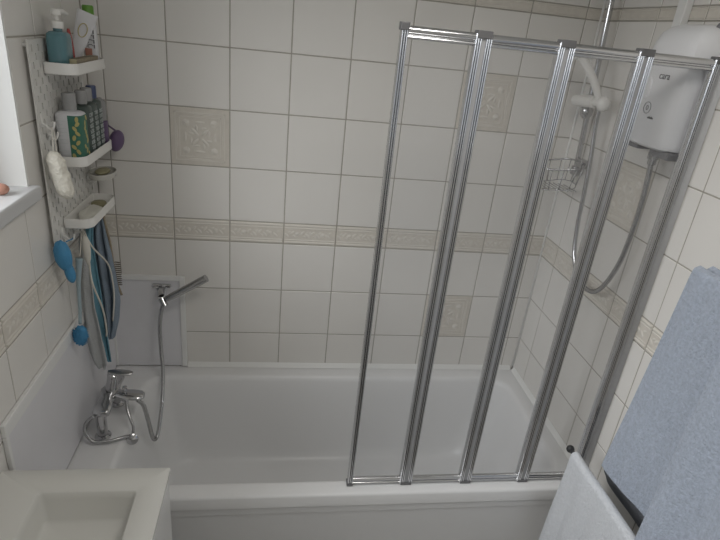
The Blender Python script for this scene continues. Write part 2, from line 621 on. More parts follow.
# tiled reveal on the far side of the window
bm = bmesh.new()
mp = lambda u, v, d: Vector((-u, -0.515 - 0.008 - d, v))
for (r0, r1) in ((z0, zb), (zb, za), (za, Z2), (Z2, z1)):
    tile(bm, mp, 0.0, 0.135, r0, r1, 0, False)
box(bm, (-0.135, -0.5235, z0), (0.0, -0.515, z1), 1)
struct(link('trim_1', bm, ['tile_darkened', 'sealant']))
bm = bmesh.new()
box(bm, (-0.135, -2.18, 1.402), (0.024, -0.502, 1.440))
struct(link('window_sill', bm, 'sill', bevel=0.006)).name = 'window_1_sill'
bpy.data.objects['window_1_sill'].name = 'trim_2'

# splash panels and sealant
bm = bmesh.new()
box(bm, (0.006, -0.006, 0.549), (0.275, -0.0005, 0.945))
o = struct(link('trim_3', bm, 'splash'))
bm = bmesh.new()
box(bm, (0.262, -0.013, 0.549), (0.282, -0.0005, 0.957))
box(bm, (0.014, -0.013, 0.938), (0.262, -0.0005, 0.957))
box(bm, (0.0035, -0.013, 0.549), (0.014, -0.0005, 0.957))
struct(link('trim_4', bm, 'trim', bevel=0.002))
bm = bmesh.new()
box(bm, (0.0005, -0.840, 0.549), (0.006, -0.014, 0.922))
struct(link('trim_5', bm, 'splash'))
bm = bmesh.new()
box(bm, (0.0005, -0.852, 0.9185), (0.013, -0.014, 0.957))
box(bm, (0.0005, -0.852, 0.549), (0.013, -0.841, 0.9185))
struct(link('trim_6', bm, 'trim', bevel=0.003))


def bead(name, a, b, n):
    bm = bmesh.new()
    a, b, n = Vector(a), Vector(b), Vector(n)
    rings = []
    for p in (a, b):
        rings.append([p, p + n * 0.014, p + n * 0.009 + Vector((0, 0, 0.006)), p + n * 0.004 + Vector((0, 0, 0.013)), p + Vector((0, 0, 0.018))])
    rings_loft(bm, rings)
    struct(link(name, bm, 'sealant'))


bead('trim_7', (0.283, -0.0008, 0.5475), (1.692, -0.0008, 0.5475), (0, -1, 0))
bead('trim_8', (W - 0.0008, -0.016, 0.5475), (W - 0.0008, -0.697, 0.5475), (-1, 0, 0))
bm = bmesh.new()
for i in range(1):
    tube(bm, [(W - 0.0035, -0.0035, 0.566), (W - 0.0035, -0.0035, H - 0.001)], 0.0042, 8)
struct(link('trim_9', bm, 'sealant', smooth=True))

# ---------------------------------------------------------------- bath
tub = thing('bathtub', (0.85, -0.35, 0), 'white acrylic bathtub filling the alcove under the tiled back wall', 'bathtub')
bm = bmesh.new()
n = 8
RZ = 0.547
X0, X1, Y0, Y1 = 0.0015, W - 0.0015, -0.700, -0.0015
prof = [  # x0, x1, y0, y1, z, r
    (X0, X1, Y0, Y1, 0.500, 0.004), (X0, X1, Y0, Y1, RZ - 0.008, 0.004), (X0 + 0.002, X1 - 0.002, Y0 + 0.002, Y1 - 0.002, RZ - 0.003, 0.004),
    (X0 + 0.007, X1 - 0.007, Y0 + 0.007, Y1 - 0.007, RZ, 0.004),
    (0.128, 1.650, -0.650, -0.066, RZ, 0.085), (0.134, 1.644, -0.644, -0.071, RZ - 0.001, 0.088),
    (0.141, 1.636, -0.637, -0.077, RZ - 0.007, 0.088), (0.146, 1.630, -0.632, -0.082, RZ - 0.022, 0.088),
    (0.155, 1.615, -0.625, -0.088, RZ - 0.08, 0.088), (0.172, 1.585, -0.617, -0.096, RZ - 0.18, 0.09),
    (0.190, 1.545, -0.606, -0.106, RZ - 0.28, 0.10), (0.202, 1.510, -0.597, -0.115, 0.205, 0.11), (0.220, 1.475, -0.585, -0.128, 0.172, 0.11),
    (0.250, 1.430, -0.562, -0.152, 0.155, 0.10), (0.290, 1.38, -0.53, -0.19, 0.150, 0.08)]
rings_loft(bm, [rrect(a, b, c, d, zz, r, n) for a, b, c, d, zz, r in prof], caps=(False, True))
tb = link('tub', bm, 'acrylic', tub, smooth=True, auto=50)
bm = bmesh.new()
box(bm, (X0, -0.694, 0.002), (X1, -0.676, 0.499))
box(bm, (X0, -0.697, 0.470), (X1, -0.694, 0.499))
link('front_panel', bm, 'bath_panel', tub, bevel=0.002)
bm = bmesh.new()
lathe(bm, [(0.0, 0), (0.034, 0), (0.034, 0.002), (0.024, 0.004), (0.02, 0.001), (0.0, 0.001)], (0.36, -0.36, 0.1505), 24, caps=(False, False))
link('waste_ring', bm, 'chrome', tub, smooth=True, auto=40)

# ---------------------------------------------------------------- bath mixer tap
tap = thing('bath_mixer_tap', (0.066, -0.337, 0.547), 'chrome bath mixer tap with lever on the left rim of the bath', 'tap')
for yy in (-0.425, -0.249):
    bm = bmesh.new()
    lathe(bm, [(0.026, 0), (0.026, 0.006), (0.0165, 0.010), (0.0165, 0.090), (0.018, 0.096)], (0.072, yy, 0.548), 22)
    link('pillar', bm, 'chrome', tap, smooth=True, auto=35)
bm = bmesh.new()
rg = []
for (yy, x0_, x1_, z0_, z1_, r_) in ((-0.446, 0.058, 0.098, 0.648, 0.664, 0.006), (-0.440, 0.052, 0.104, 0.645, 0.668, 0.008), (-0.40, 0.052, 0.104, 0.645, 0.668, 0.008), (-0.375, 0.056, 0.096, 0.643, 0.672, 0.009),
                                     (-0.337, 0.050, 0.106, 0.640, 0.684, 0.012), (-0.299, 0.056, 0.096, 0.643, 0.672, 0.009), (-0.27, 0.054, 0.100, 0.645, 0.668, 0.008), (-0.236, 0.054, 0.100, 0.645, 0.668, 0.008), (-0.230, 0.058, 0.096, 0.648, 0.664, 0.006)):
    rg.append([Vector((p.x, yy, p.y)) for p in rrect(x0_, x1_, z0_, z1_, 0, r_, 4)])
rings_loft(bm, rg)
link('mixer_body', bm, 'chrome', tap, smooth=True, auto=50)
bm = bmesh.new()
rg = []
for t in range(9):
    f = t / 8
    x = 0.100 + f * 0.090
    hw = 0.020 + 0.008 * math.sin(f * PI * 0.9)
    if t == 8:
        hw *= 0.55
    zt = 0.669 - 0.010 * f
    hh = 0.013 - 0.004 * f
    rg.append([Vector((x, -0.337 + hw * math.cos(2 * PI * k / 16), zt - hh + hh * math.sin(2 * PI * k / 16))) for k in range(16)])
rings_loft(bm, rg)
link('spout', bm, 'chrome', tap, smooth=True, auto=60)
bm = bmesh.new()
cyl(bm, (0.084, -0.337, 0.680), (0.094, -0.337, 0.728), 0.019, 0.017)
lathe(bm, [(0.0172, 0.0), (0.0175, 0.012), (0.012, 0.018), (0.0, 0.019)], (0.094, -0.337, 0.726), 20, caps=(True, False))
link('cartridge_column', bm, 'chrome', tap, smooth=True, auto=40)
bm = bmesh.new()
rg = []
for t in range(7):
    f = t / 6
    x = 0.080 + f * 0.078
    hw = 0.013 + 0.004 * math.sin(f * PI)
    if t in (0, 6):
        hw *= 0.6
    zt = 0.748 - 0.004 * f
    rg.append([Vector((x, -0.337 + hw * math.cos(2 * PI * k / 14), zt + 0.0045 * math.sin(2 * PI * k / 14))) for k in range(14)])
rings_loft(bm, rg)
link('lever', bm, 'chrome_rough', tap, smooth=True, auto=60)
bm = bmesh.new()
lathe(bm, [(0.004, 0), (0.004, 0.014), (0.0085, 0.015), (0.0085, 0.026), (0.006, 0.028)], (0.128, -0.337, 0.660), 16)
link('diverter_knob', bm, 'chrome', tap, smooth=True, auto=40)
bm = bmesh.new()
cyl(bm, (0.168, -0.337, 0.630), (0.172, -0.337, 0.648), 0.009, 0.011)
link('hose_outlet', bm, 'chrome', tap, smooth=True, auto=40)

# hand shower on its wall holder
hold = thing('shower_holder', (0.197, -0.007, 0.905), 'chrome wall holder on the grey panel for the slim hand shower', 'bracket')
bm = bmesh.new()
box(bm, (0.162, -0.0165, 0.908), (0.232, -0.0062, 0.924))
box(bm, (0.180, -0.016, 0.860), (0.214, -0.0062, 0.9085))
link('wall_plate', bm, 'chrome', hold, bevel=0.004)
bm = bmesh.new()
tube(bm, [(0.197, -0.016, 0.905), (0.199, -0.040, 0.900), (0.205, -0.055, 0.893)], lambda i: 0.013, 16)
link('arm', bm, 'chrome', hold, smooth=True, auto=50)
hs = thing('hand_shower', (0.212, -0.073, 0.880), 'slim chrome stick hand shower tilted out of the wall holder', 'hand shower')
bm = bmesh.new()
dirv = Vector((0.374, -0.085, 0.990)) - Vector((0.226, -0.075, 0.893))
b0 = Vector((0.226, -0.075, 0.893))
tube(bm, [b0 + dirv * t for t in (0.0, 0.1, 0.5, 0.9, 1.0)], lambda i: (0.0095, 0.012, 0.0135, 0.0145, 0.0140)[i], 18)
link('wand', bm, 'chrome_rough', hs, smooth=True, auto=50)
bm = bmesh.new()
cyl(bm, (0.207, -0.066, 0.890), (0.222, -0.082, 0.866), 0.014, 0.012, 18)
link('swivel', bm, 'chrome', hs, smooth=True, auto=40)
bm = bmesh.new()
ribbed_hose(bm, [(0.212, -0.080, 0.868), (0.204, -0.082, 0.830), (0.198, -0.085, 0.77), (0.199, -0.09, 0.68), (0.208, -0.12, 0.58), (0.212, -0.19, 0.49),
                 (0.208, -0.25, 0.415), (0.201, -0.275, 0.400), (0.196, -0.295, 0.435), (0.192, -0.315, 0.52), (0.184, -0.330, 0.60), (0.170, -0.337, 0.629)], 0.0078)
tag(link('shower_hose', bm, 'chrome_rough', smooth=True), 'chrome hose hanging from the slim hand shower down to the bath tap', 'hose')
# chain and plug looped round the tap
pc = thing('bath_plug', (0.125, -0.418, 0.43), 'chrome bath plug on a cable looped around the near tap pillar', 'bath plug')
bm = bmesh.new()
ribbed_hose(bm, [(0.134, -0.345, 0.640), (0.138, -0.362, 0.615), (0.152, -0.385, 0.590), (0.164, -0.400, 0.565), (0.163, -0.410, 0.540)], 0.0056)
ribbed_hose(bm, [(0.156, -0.412, 0.538), (0.140, -0.440, 0.556), (0.112, -0.456, 0.558), (0.080, -0.464, 0.558), (0.050, -0.464, 0.564), (0.030, -0.456, 0.590), (0.030, -0.450, 0.618), (0.045, -0.448, 0.640), (0.062, -0.452, 0.655)], 0.0062)
link('cable', bm, 'chrome_rough', pc, smooth=True)
bm = bmesh.new()
lathe(bm, [(0.0, -0.006), (0.010, -0.006), (0.019, -0.002), (0.020, 0.003), (0.014, 0.007), (0.0, 0.009)], (0.162, -0.418, 0.530), 22, mat4=frame_to((0.25, -0.9, 0.45)).to_4x4(), caps=(False, False))
link('plug_disc', bm, 'chrome', pc, smooth=True, auto=50)

# ---------------------------------------------------------------- shower screen
SY = -0.655
ZB, ZT = 0.5485, 1.905
scr = thing('shower_screen', (1.3, SY, ZB), 'folding four panel glass bath screen with polished metal frame', 'shower screen')
xs = [0.878, 1.070, 1.272, 1.474, 1.676]


def stile(bm, x0, x1):
    """extruded profile with ribs"""
    n = 3
    wd = x1 - x0
    pr = [(x0, 0.009)]
    for k in range(n):
        a = x0 + wd * k / n
        b = x0 + wd * (k + 1) / n
        pr += [(a + wd * 0.05, 0.011), (a + (b - a) * 0.5, 0.0128), (b - wd * 0.05, 0.011), (b, 0.0075 if k < n - 1 else 0.009)]
    loop = [(x, SY - d) for x, d in pr] + [(x, SY + d) for x, d in reversed(pr)]
    rings_loft(bm, [[Vector((x, y, zz)) for x, y in loop] for zz in (ZB + 0.004, ZT - 0.004)])


for k in range(4):
    a, b = xs[k], xs[k + 1]
    e0 = 0.001 if k == 0 else 0.0045
    a0, b0_ = a + e0, b - 0.0045
    bm = bmesh.new()
    stile(bm, a0, a0 + 0.016)
    stile(bm, b0_ - 0.016, b0_)
    def halfround(zc, rz, ry):
        rings_loft(bm, [[Vector((xx, SY + ry * math.cos(2 * PI * k / 16), zc + rz * math.sin(2 * PI * k / 16))) for k in range(16)] for xx in (a0 + 0.0155, b0_ - 0.0155)])
    halfround(ZB + 0.0085, 0.0040, 0.010)
    halfround(ZB + 0.0195, 0.0070, 0.009)
    halfround(ZT - 0.0260, 0.0050, 0.009)
    halfround(ZT - 0.0115, 0.0085, 0.011)
    box(bm, (a0 + 0.0155, SY - 0.004, ZB + 0.010), (b0_ - 0.0155, SY + 0.004, ZB + 0.015))
    box(bm, (a0 + 0.0155, SY - 0.004, ZT - 0.023), (b0_ - 0.0155, SY + 0.004, ZT - 0.017))
    pn = link('panel', bm, 'alu', scr, smooth=True, auto=30)
    bm = bmesh.new()
    box(bm, (a0 + 0.0155, SY - 0.002, ZB + 0.0265), (b0_ - 0.0165, SY + 0.002, ZT - 0.0305))
    gl = link('glass', bm, 'glass')
    gl.parent = pn
    gl['label'] = 'clear glass pane'
for k in range(5):
    x = xs[k]
    bm = bmesh.new()
    xa, xb = (x - 0.002, x + 0.018) if k == 0 else ((x - 0.018, x + 0.018) if k < 4 else (x - 0.018, x + 0.004))
    for (q0, q1) in ((ZT - 0.014, ZT + 0.003), (ZB - 0.0003, ZB + 0.008)):
        bm.free()
        bm = bmesh.new()
        box(bm, (xa, SY - 0.0138, q0), (xb, SY + 0.0138, q1))
        link('hinge_cap', bm, 'cap_grey', scr, bevel=0.002)
        bm = bmesh.new()
    bm.free()
    if 0 < k < 5:
        bm = bmesh.new()
        box(bm, (x - 0.0044, SY - 0.0085, ZB + 0.009), (x + 0.0044, SY + 0.0085, ZT - 0.015))
        link('rubber_hinge', bm, 'seal_grey', scr)
bm = bmesh.new()
pr = []
for k in range(5):
    xx = 1.6805 + k * 0.0053
    pr += [(xx, 0.0080), (xx + 0.0026, 0.0100), (xx + 0.0046, 0.0078)]
pr.append((W - 0.0006, 0.0070))
loop = [(x, SY + 0.006 - d) for x, d in pr] + [(x, SY + 0.006 + d) for x, d in reversed(pr)]
rings_loft(bm, [[Vector((x, y, zz)) for x, y in loop] for zz in (ZB + 0.019, ZT - 0.006)])
link('wall_profile', bm, 'alu_satin', scr)

# ---------------------------------------------------------------- electric shower
HX, HY0, HY1, HZ0, HZ1 = 1.620, -0.632, -0.428, 1.662, 1.980
ht = thing('electric_shower', (W - 0.05, (HY0 + HY1) / 2, HZ0), 'white electric shower heater box on the right wall behind the screen', 'water heater')
bm = bmesh.new()
rg = []
for (zz, ins, fx) in ((HZ0, 0.016, 0.016), (HZ0 + 0.006, 0.006, 0.006), (HZ0 + 0.02, 0.0, 0.001), (HZ0 + 0.20, 0.0, 0.0), (HZ0 + 0.268, 0.002, 0.004),
                      (HZ0 + 0.295, 0.007, 0.014), (HZ1 - 0.007, 0.018, 0.032), (HZ1, 0.036, 0.050)):
    # slightly bowed front
    pts = []
    y0_, y1_ = HY0 + ins, HY1 - ins
    xf = HX + fx
    for t in range(15):
        f = t / 14
        y = y0_ + (y1_ - y0_) * f
        edge = min(f, 1 - f)
        bow = 0.007 * (1 - (2 * f - 1) ** 2)
        rnd = 0.030 * (1 - min(1, edge / 0.12)) ** 2
        pts.append(Vector((xf + 0.007 - bow + rnd, y, zz)))
    pts.append(Vector((W - 0.006, y1_, zz)))
    pts.append(Vector((W - 0.006, y0_, zz)))
    rg.append(pts)
rings_loft(bm, rg)
link('casing', bm, 'heater', ht, smooth=True, auto=35)
bm = bmesh.new()
box(bm, (HX + 0.022, HY0 + 0.006, HZ0 - 0.018), (W - 0.006, HY0 + 0.085, HZ0 + 0.002))
box(bm, (HX + 0.022, HY1 - 0.065, HZ0 - 0.013), (W - 0.006, HY1 - 0.006, HZ0 + 0.002))
box(bm, (W - 0.02, HY0 + 0.006, HZ0 - 0.013), (W - 0.006, HY1 - 0.006, HZ0 + 0.002))
link('bottom_recess', bm, 'heater_grey', ht, bevel=0.003)
bm = bmesh.new()
cyl(bm, (1.66, -0.548, HZ0 + 0.001), (1.66, -0.549, HZ0 - 0.045), 0.0125, 0.011)
cyl(bm, (1.66, -0.548, HZ0 - 0.012), (1.66, -0.549, HZ0 - 0.030), 0.015, 0.015, 8)
link('hose_outlet', bm, 'chrome_rough', ht, smooth=True, auto=30)
rotx = (PI / 2, 0, -PI / 2)
text_part('logo', 'cara', 0.026, (HX - 0.0006, -0.548, 1.850), rotx, 'ink', ht)
bm = bmesh.new()
ring = [Vector((HX - 0.0004, -0.515 + 0.015 * math.cos(a), 1.765 + 0.015 * math.sin(a))) for a in [2 * PI * k / 28 for k in range(28)]]
tube(bm, ring, 0.0007, 5, close=True)
ring = [Vector((HX - 0.0004, -0.515 + 0.004 * math.cos(a), 1.765 + 0.006 * math.sin(a))) for a in [2 * PI * k / 16 for k in range(16)]]
tube(bm, ring, 0.0008, 5, close=True)
for k in range(5):
    y = -0.528 - k * 0.0048
    box(bm, (HX - 0.0008, y, 1.7385), (HX + 0.0015, y - 0.0032, 1.7425 + 0.002 * (k % 2)))
link('button_mark', bm, 'ink', ht)
bm = bmesh.new()
ellipsoid(bm, (HX + 0.001, -0.490, 1.815), (0.004, 0.016, 0.030))
ellipsoid(bm, (HX + 0.003, -0.478, 1.875), (0.004, 0.012, 0.006))
link('temperature_dial', bm, 'heater', ht, smooth=True)
bm = bmesh.new()
box(bm, (W - 0.022, -0.452, HZ1 - 0.03), (W - 0.0005, -0.436 + 0.02, H - 0.001))
tag(link('cable_trunking', bm, 'trim', bevel=0.003), 'white square cable trunking running up the wall above the heater', 'trunking')
bm = bmesh.new()
bk = thing('pull_cord', (1.68, -0.645, 2.38), 'dark pull cord knob hanging beside the top of the heater', 'pull cord')
tube(bm, [(1.685, -0.605, 1.985), (1.685, -0.605, H - 0.012)], 0.0012, 6)
cyl(bm, (1.685, -0.605, H - 0.014), (1.685, -0.605, H - 0.001), 0.02, 0.022)
link('cord', bm, 'cord', bk)
bm = bmesh.new()
lathe(bm, [(0.0, 0), (0.0065, 0.001), (0.009, 0.010), (0.006, 0.019), (0.002, 0.022)], (1.685, -0.605, 1.964), 14, caps=(False, True))
link('knob', bm, 'heater_grey', bk, smooth=True)

# hose from heater up to slider
bm = bmesh.new()
ribbed_hose(bm, [(1.660, -0.549, 1.6165), (1.662, -0.552, 1.58), (1.664, -0.557, 1.50), (1.664, -0.555, 1.40), (1.664, -0.545, 1.315), (1.664, -0.520, 1.243), (1.664, -0.487, 1.190), (1.664, -0.448, 1.165),
                 (1.664, -0.398, 1.164), (1.664, -0.340, 1.186), (1.664, -0.293, 1.245), (1.664, -0.268, 1.34), (1.663, -0.258, 1.44), (1.660, -0.245, 1.56), (1.654, -0.232, 1.66), (1.649, -0.232, 1.733)], 0.0078)
tag(link('shower_hose', bm, 'chrome_rough', smooth=True), 'chrome hose looping down the right wall from the heater to the white handset', 'hose')

# riser rail, brackets, slider
rail = thing('riser_rail', (1.675, -0.135, 1.49), 'chrome shower riser rail in the right back corner of the bath', 'shower rail')
ra, rb = Vector((1.684, -0.132, 1.475)), Vector((1.658, -0.112, 2.16))
bm = bmesh.new()
cyl(bm, ra, rb, 0.0095, 0.0095, 20)
link('rail', bm, 'chrome', rail, smooth=True, auto=40)
for q in (ra + (rb - ra) * 0.03, rb - (rb - ra) * 0.03):
    bm = bmesh.new()
    box(bm, (q.x - 0.014, q.y - 0.013, q.z - 0.016), (W - 0.0005, q.y + 0.013, q.z + 0.016))
    link('bracket', bm, 'chrome_rough', rail, bevel=0.004)
sl = Vector((1.672, -0.125, 1.738))
q = ra + (rb - ra) * ((sl.z - ra.z) / (rb.z - ra.z))
sd = thing('slider_holder', (q.x, q.y, q.z), 'white plastic slider clamped on the riser rail holding the handset', 'shower holder')
bm = bmesh.new()
cyl(bm, (1.632, -0.105, 1.733), (1.634, -0.222, 1.742), 0.018, 0.018, 24)
box(bm, (1.640, -0.150, 1.714), (1.684, -0.108, 1.756))
link('barrel', bm, 'white_plastic', sd, smooth=True, auto=35)
bm = bmesh.new()
ellipsoid(bm, (1.642, -0.262, 1.742), (0.022, 0.020, 0.024))
cyl(bm, (1.636, -0.222, 1.742), (1.640, -0.245, 1.742), 0.012, 0.014)
link('knob', bm, 'white_plastic', sd, smooth=True, auto=50)
bm = bmesh.new()
lathe(bm, [(0.010, -0.040), (0.020, -0.028), (0.022, -0.010), (0.016, 0.0)], (1.655, -0.150, 1.720), 18)
link('clamp', bm, 'chrome_rough', sd, smooth=True, auto=40)
hd = thing('shower_handset', (1.647, -0.232, 1.745), 'white shower handset slotted in the slider on the rail', 'shower handset')
bm = bmesh.new()
P = catmull([(1.648, -0.232, 1.735), (1.632, -0.228, 1.772), (1.606, -0.220, 1.815), (1.580, -0.211, 1.850), (1.560, -0.206, 1.874)], 5)
tube(bm, P, lambda i: 0.0105 + 0.004 * i / len(P), 16)
link('handle', bm, 'white_plastic', hd, smooth=True, auto=50)
bm = bmesh.new()
nd = Vector((-0.62, -0.35, -0.70))
lathe(bm, [(0.0, -0.016), (0.014, -0.015), (0.026, -0.006), (0.030, 0.004), (0.028, 0.008), (0.0, 0.009)], (1.552, -0.204, 1.884), 24, mat4=frame_to(nd).to_4x4(), caps=(False, False))
link('spray_head', bm, 'white_plastic', hd, smooth=True, auto=50)
bm = bmesh.new()
mt = frame_to(nd)
for i in range(12):
    a = 2 * PI * i / 12
    for rr in (0.020, 0.011):
        ellipsoid(bm, Vector((1.552, -0.204, 1.884)) + mt @ Vector((rr * math.cos(a), rr * math.sin(a), 0.0092)), (0.0013,) * 3, seg=6, rings=4)
link('nozzles', bm, 'heater_grey', hd)

# wire basket on the rail
bk = thing('wire_basket', (1.62, -0.20, 1.43), 'chrome wire soap basket hanging low on the riser rail', 'basket')
top = [(1.676, -0.145, 1.534), (1.655, -0.105, 1.530), (1.605, -0.080, 1.517), (1.560, -0.090, 1.512), (1.545, -0.135, 1.505), (1.552, -0.175, 1.503), (1.600, -0.205, 1.510), (1.650, -0.225, 1.522), (1.678, -0.190, 1.530)]
bm = bmesh.new()
tp = catmull(top + [top[0]], 6)[:-1]
tube(bm, tp, 0.0034, 8, close=True)
link('rim_wire', bm, 'chrome_rough', bk, smooth=True)
cen = Vector((1.610, -0.148, 1.51))
low = []
bm = bmesh.new()
for p in tp:
    v = Vector(p)
    d = v - cen
    low.append(Vector((cen.x + d.x * 0.86, cen.y + d.y * 0.82, v.z - 0.075)))
tube(bm, low, 0.0018, 6, close=True)
for i in range(0, len(tp), 4):
    tube(bm, [Vector(tp[i]), low[i]], 0.0015, 6)
for k in range(7):
    x = 1.562 + k * 0.0165
    ys = [v.y for v in low if abs(v.x - x) < 0.014]
    tube(bm, [(x, min(ys), 1.437), (x, max(ys), 1.437)], 0.0015, 6)
link('basket_wires', bm, 'chrome_rough', bk, smooth=True)
bm = bmesh.new()
box(bm, (1.668, -0.182, 1.513), (1.694, -0.146, 1.543))
link('rail_clip', bm, 'chrome_rough', bk, bevel=0.003)

# ---------------------------------------------------------------- pegboard and shelves
pb = thing('pegboard', (0.01, -0.265, 1.22), 'white perforated pegboard on the left wall beside the window', 'pegboard')
PY0, PY1, PZ0, PZ1 = -0.447, -0.087, 1.222, 1.782
bm = bmesh.new()
vc = {}


def gv(y, zz):
    k = (round(y, 5), round(zz, 5))
    if k not in vc:
        vc[k] = bm.verts.new((0.0135, y, zz))
    return vc[k]


ysl = [PY0]
cols = []
yy = PY0 + 0.02
while yy < PY1 - 0.01:
    cols.append(yy)
    ysl += [yy - 0.0040, yy + 0.0040]
    yy += 0.02
ysl.append(PY1)
zsl = [PZ0]
zz = PZ0 + 0.02
while zz < PZ1 - 0.012:
    zsl += [zz - 0.0085, zz + 0.0085]
    zz += 0.02
zsl.append(PZ1)
for i in range(len(ysl) - 1):
    for j in range(len(zsl) - 1):
        if i % 2 == 1 and j % 2 == 1 and ((i // 2 + j // 2) % 2 == 0):
            continue
        bm.faces.new((gv(ysl[i], zsl[j]), gv(ysl[i + 1], zsl[j]), gv(ysl[i + 1], zsl[j + 1]), gv(ysl[i], zsl[j + 1])))
o = link('board', bm, 'peg', pb)
md = o.modifiers.new('thick', 'SOLIDIFY')
md.thickness = 0.004
md.offset = 0
for (a, b) in ((PY0 + 0.012, PZ0 + 0.012), (PY1 - 0.012, PZ0 + 0.012), (PY0 + 0.012, PZ1 - 0.012), (PY1 - 0.012, PZ1 - 0.012)):
    bm = bmesh.new()
    cyl(bm, (0.0005, a, b), (0.012, a, b), 0.006)
    link('spacer', bm, 'white_plastic', pb)

BX = 0.0157     # front face of the pegboard


def tray(name, y0, y1, z0, z1, x1, label, r=0.03):
    t = thing(name, (0.05, (y0 + y1) / 2, z0), label, 'shelf', 'trays on the pegboard')
    bm = bmesh.new()
    x0 = BX + 0.0012
    w_ = 0.0028
    rs = [r, 0.006, 0.006, r]
    ri = [max(0.003, q - w_) for q in rs]
    fl = z0 + 0.003
    rg = [rrect(x0 + 0.002, x1 - 0.002, y0 + 0.002, y1 - 0.002, z0, rs), rrect(x0, x1, y0, y1, z0 + 0.002, rs), rrect(x0, x1, y0, y1, z1 - 0.001, rs),
          rrect(x0 + 0.0006, x1 - 0.0006, y0 + 0.0006, y1 - 0.0006, z1, rs),
          rrect(x0 + w_ - 0.0006, x1 - w_ + 0.0006, y0 + w_ - 0.0006, y1 - w_ + 0.0006, z1, ri), rrect(x0 + w_, x1 - w_, y0 + w_, y1 - w_, z1 - 0.001, ri),
          rrect(x0 + w_, x1 - w_, y0 + w_, y1 - w_, fl, ri)]
    rings_loft(bm, rg)
    link('tray_body', bm, 'white_plastic', t, smooth=True, auto=40)
    for yy in (y0 + 0.04, y1 - 0.04):
        bm = bmesh.new()
        box(bm, (BX - 0.004, yy - 0.002, z1 - 0.012), (BX + 0.002, yy + 0.002, z1 - 0.004))
        link('hook_tab', bm, 'white_plastic', t)
    return fl


S1 = tray('shelf_tray', -0.378, -0.102, 1.699, 1.728, 0.096, 'topmost white tray shelf, holding the teal pump bottle')
S2 = tray('shelf_tray', -0.377, -0.100, 1.456, 1.485, 0.094, 'middle white tray shelf, crowded with shampoo bottles')
S3 = tray('shelf_tray', -0.380, -0.120, 1.276, 1.305, 0.094, 'lowest white tray shelf, holding a flat pale soap bar')


def bottle_body(bm, c, hw, hd, h, sh=0.015, neck=0.010, nh=0.012, seg=28, sq=3.0):
    rg = []
    for (s, zz) in ((0.90, 0), (1.0, 0.004), (1.0, h - sh), (0.93, h - sh * 0.5), (0.72, h - sh * 0.12), (None, h), (None, h + nh)):
        pts = []
        for k in range(seg):
            a = 2 * PI * k / seg
            ca, sa = math.cos(a), math.sin(a)
            if s is None:
                pts.append(Vector((c[0] + neck * ca, c[1] + neck * sa, c[2] + zz)))
            else:
                d = (abs(ca) ** sq + abs(sa) ** sq) ** (-1 / sq)
                pts.append(Vector((c[0] + hd * s * d * ca, c[1] + hw * s * d * sa, c[2] + zz)))
        rg.append(pts)
    rings_loft(bm, rg)


# teal pump soap
c = (0.049, -0.338, S1 + 0.0008)
t = thing('soap_dispenser', c, 'teal liquid soap bottle with white pump at the near end of the top shelf', 'soap dispenser')
bm = bmesh.new()
bottle_body(bm, c, 0.033, 0.0245, 0.100, 0.014, 0.011, 0.006, sq=4.5)
link('bottle_body', bm, 'teal_liquid', t, smooth=True, auto=50)
bm = bmesh.new()
z_ = c[2] + 0.1065
lathe(bm, [(0.015, 0), (0.015, 0.016), (0.010, 0.018), (0.005, 0.019), (0.005, 0.030), (0.012, 0.031), (0.012, 0.044), (0.008, 0.046)], (c[0], c[1], z_), 20)
tube(bm, [(c[0], c[1] + 0.008, z_ + 0.040), (c[0] + 0.004, c[1] + 0.035, z_ + 0.040), (c[0] + 0.006, c[1] + 0.060, z_ + 0.034)], lambda i: (0.007, 0.006, 0.004)[i], 10)
link('pump', bm, 'white_plastic', t, smooth=True, auto=35)
# red toothpaste-like tube
bm = bmesh.new()
rg = []
c = Vector((0.052, -0.272, S1 + 0.0008))
for (f, hw, hd_) in ((0.0, 0.012, 0.010), (0.1, 0.013, 0.010), (0.5, 0.013, 0.009), (0.8, 0.010, 0.007), (1.0, 0.003, 0.003)):
    rg.append([c + Vector((hd_ * math.cos(2 * PI * k / 14), hw * math.sin(2 * PI * k / 14), 0.105 * f)) for k in range(14)])
rings_loft(bm, rg)
tag(link('slim_tube', bm, 'red', smooth=True, auto=60), 'small red pointed tube standing right behind the teal soap bottle', 'tube')

# big white tube standing on its sealed end, lime cap upward
t = thing('toothpaste_tube', (0.055, -0.190, S1 + 0.001), 'white squeeze tube with lime green cap leaning on the top shelf', 'tube')
bm = bmesh.new()
base = Vector((0.032, -0.212, S1 + 0.001))
axis = Vector((0.050, 0.020, 0.150)).normalized()
side = Vector((1, 0.25, 0)) - axis * axis.dot(Vector((1, 0.25, 0)))
side.normalize()
nrm = axis.cross(side)
if nrm.y > 0:
    nrm = -nrm
rg = []
for (f, hw, hd_) in ((0.0, 0.008, 0.008), (0.10, 0.011, 0.010), (0.4, 0.017, 0.009), (0.8, 0.024, 0.005), (1.0, 0.027, 0.0015)):
    rg.append([base + axis * (0.154 * f + 0.003) + side * (hw * math.cos(2 * PI * k / 20)) + nrm * (hd_ * math.sin(2 * PI * k / 20)) for k in range(20)])
rings_loft(bm, rg)
link('tube_body', bm, 'label_white', t, smooth=True, auto=60)
bm = bmesh.new()
rg = []
for a_, b_, rr in ((base + axis * 0.085, 0.011, 0),):
    ring = [a_ + axis * 0.022 + side * (b_ * math.cos(2 * PI * k / 20)) + axis * (b_ * 1.7 * math.sin(2 * PI * k / 20)) + nrm * 0.0078 for k in range(20)]
    tube(bm, ring, 0.0012, 5, close=True)
link('printed_oval', bm, 'yellow', t)
c = (0.066, -0.142, S1 + 0.0008)
t = thing('tall_bottle', c, 'pale bottle with pink print and lime green top at the back of the top shelf', 'bottle')
bm = bmesh.new()
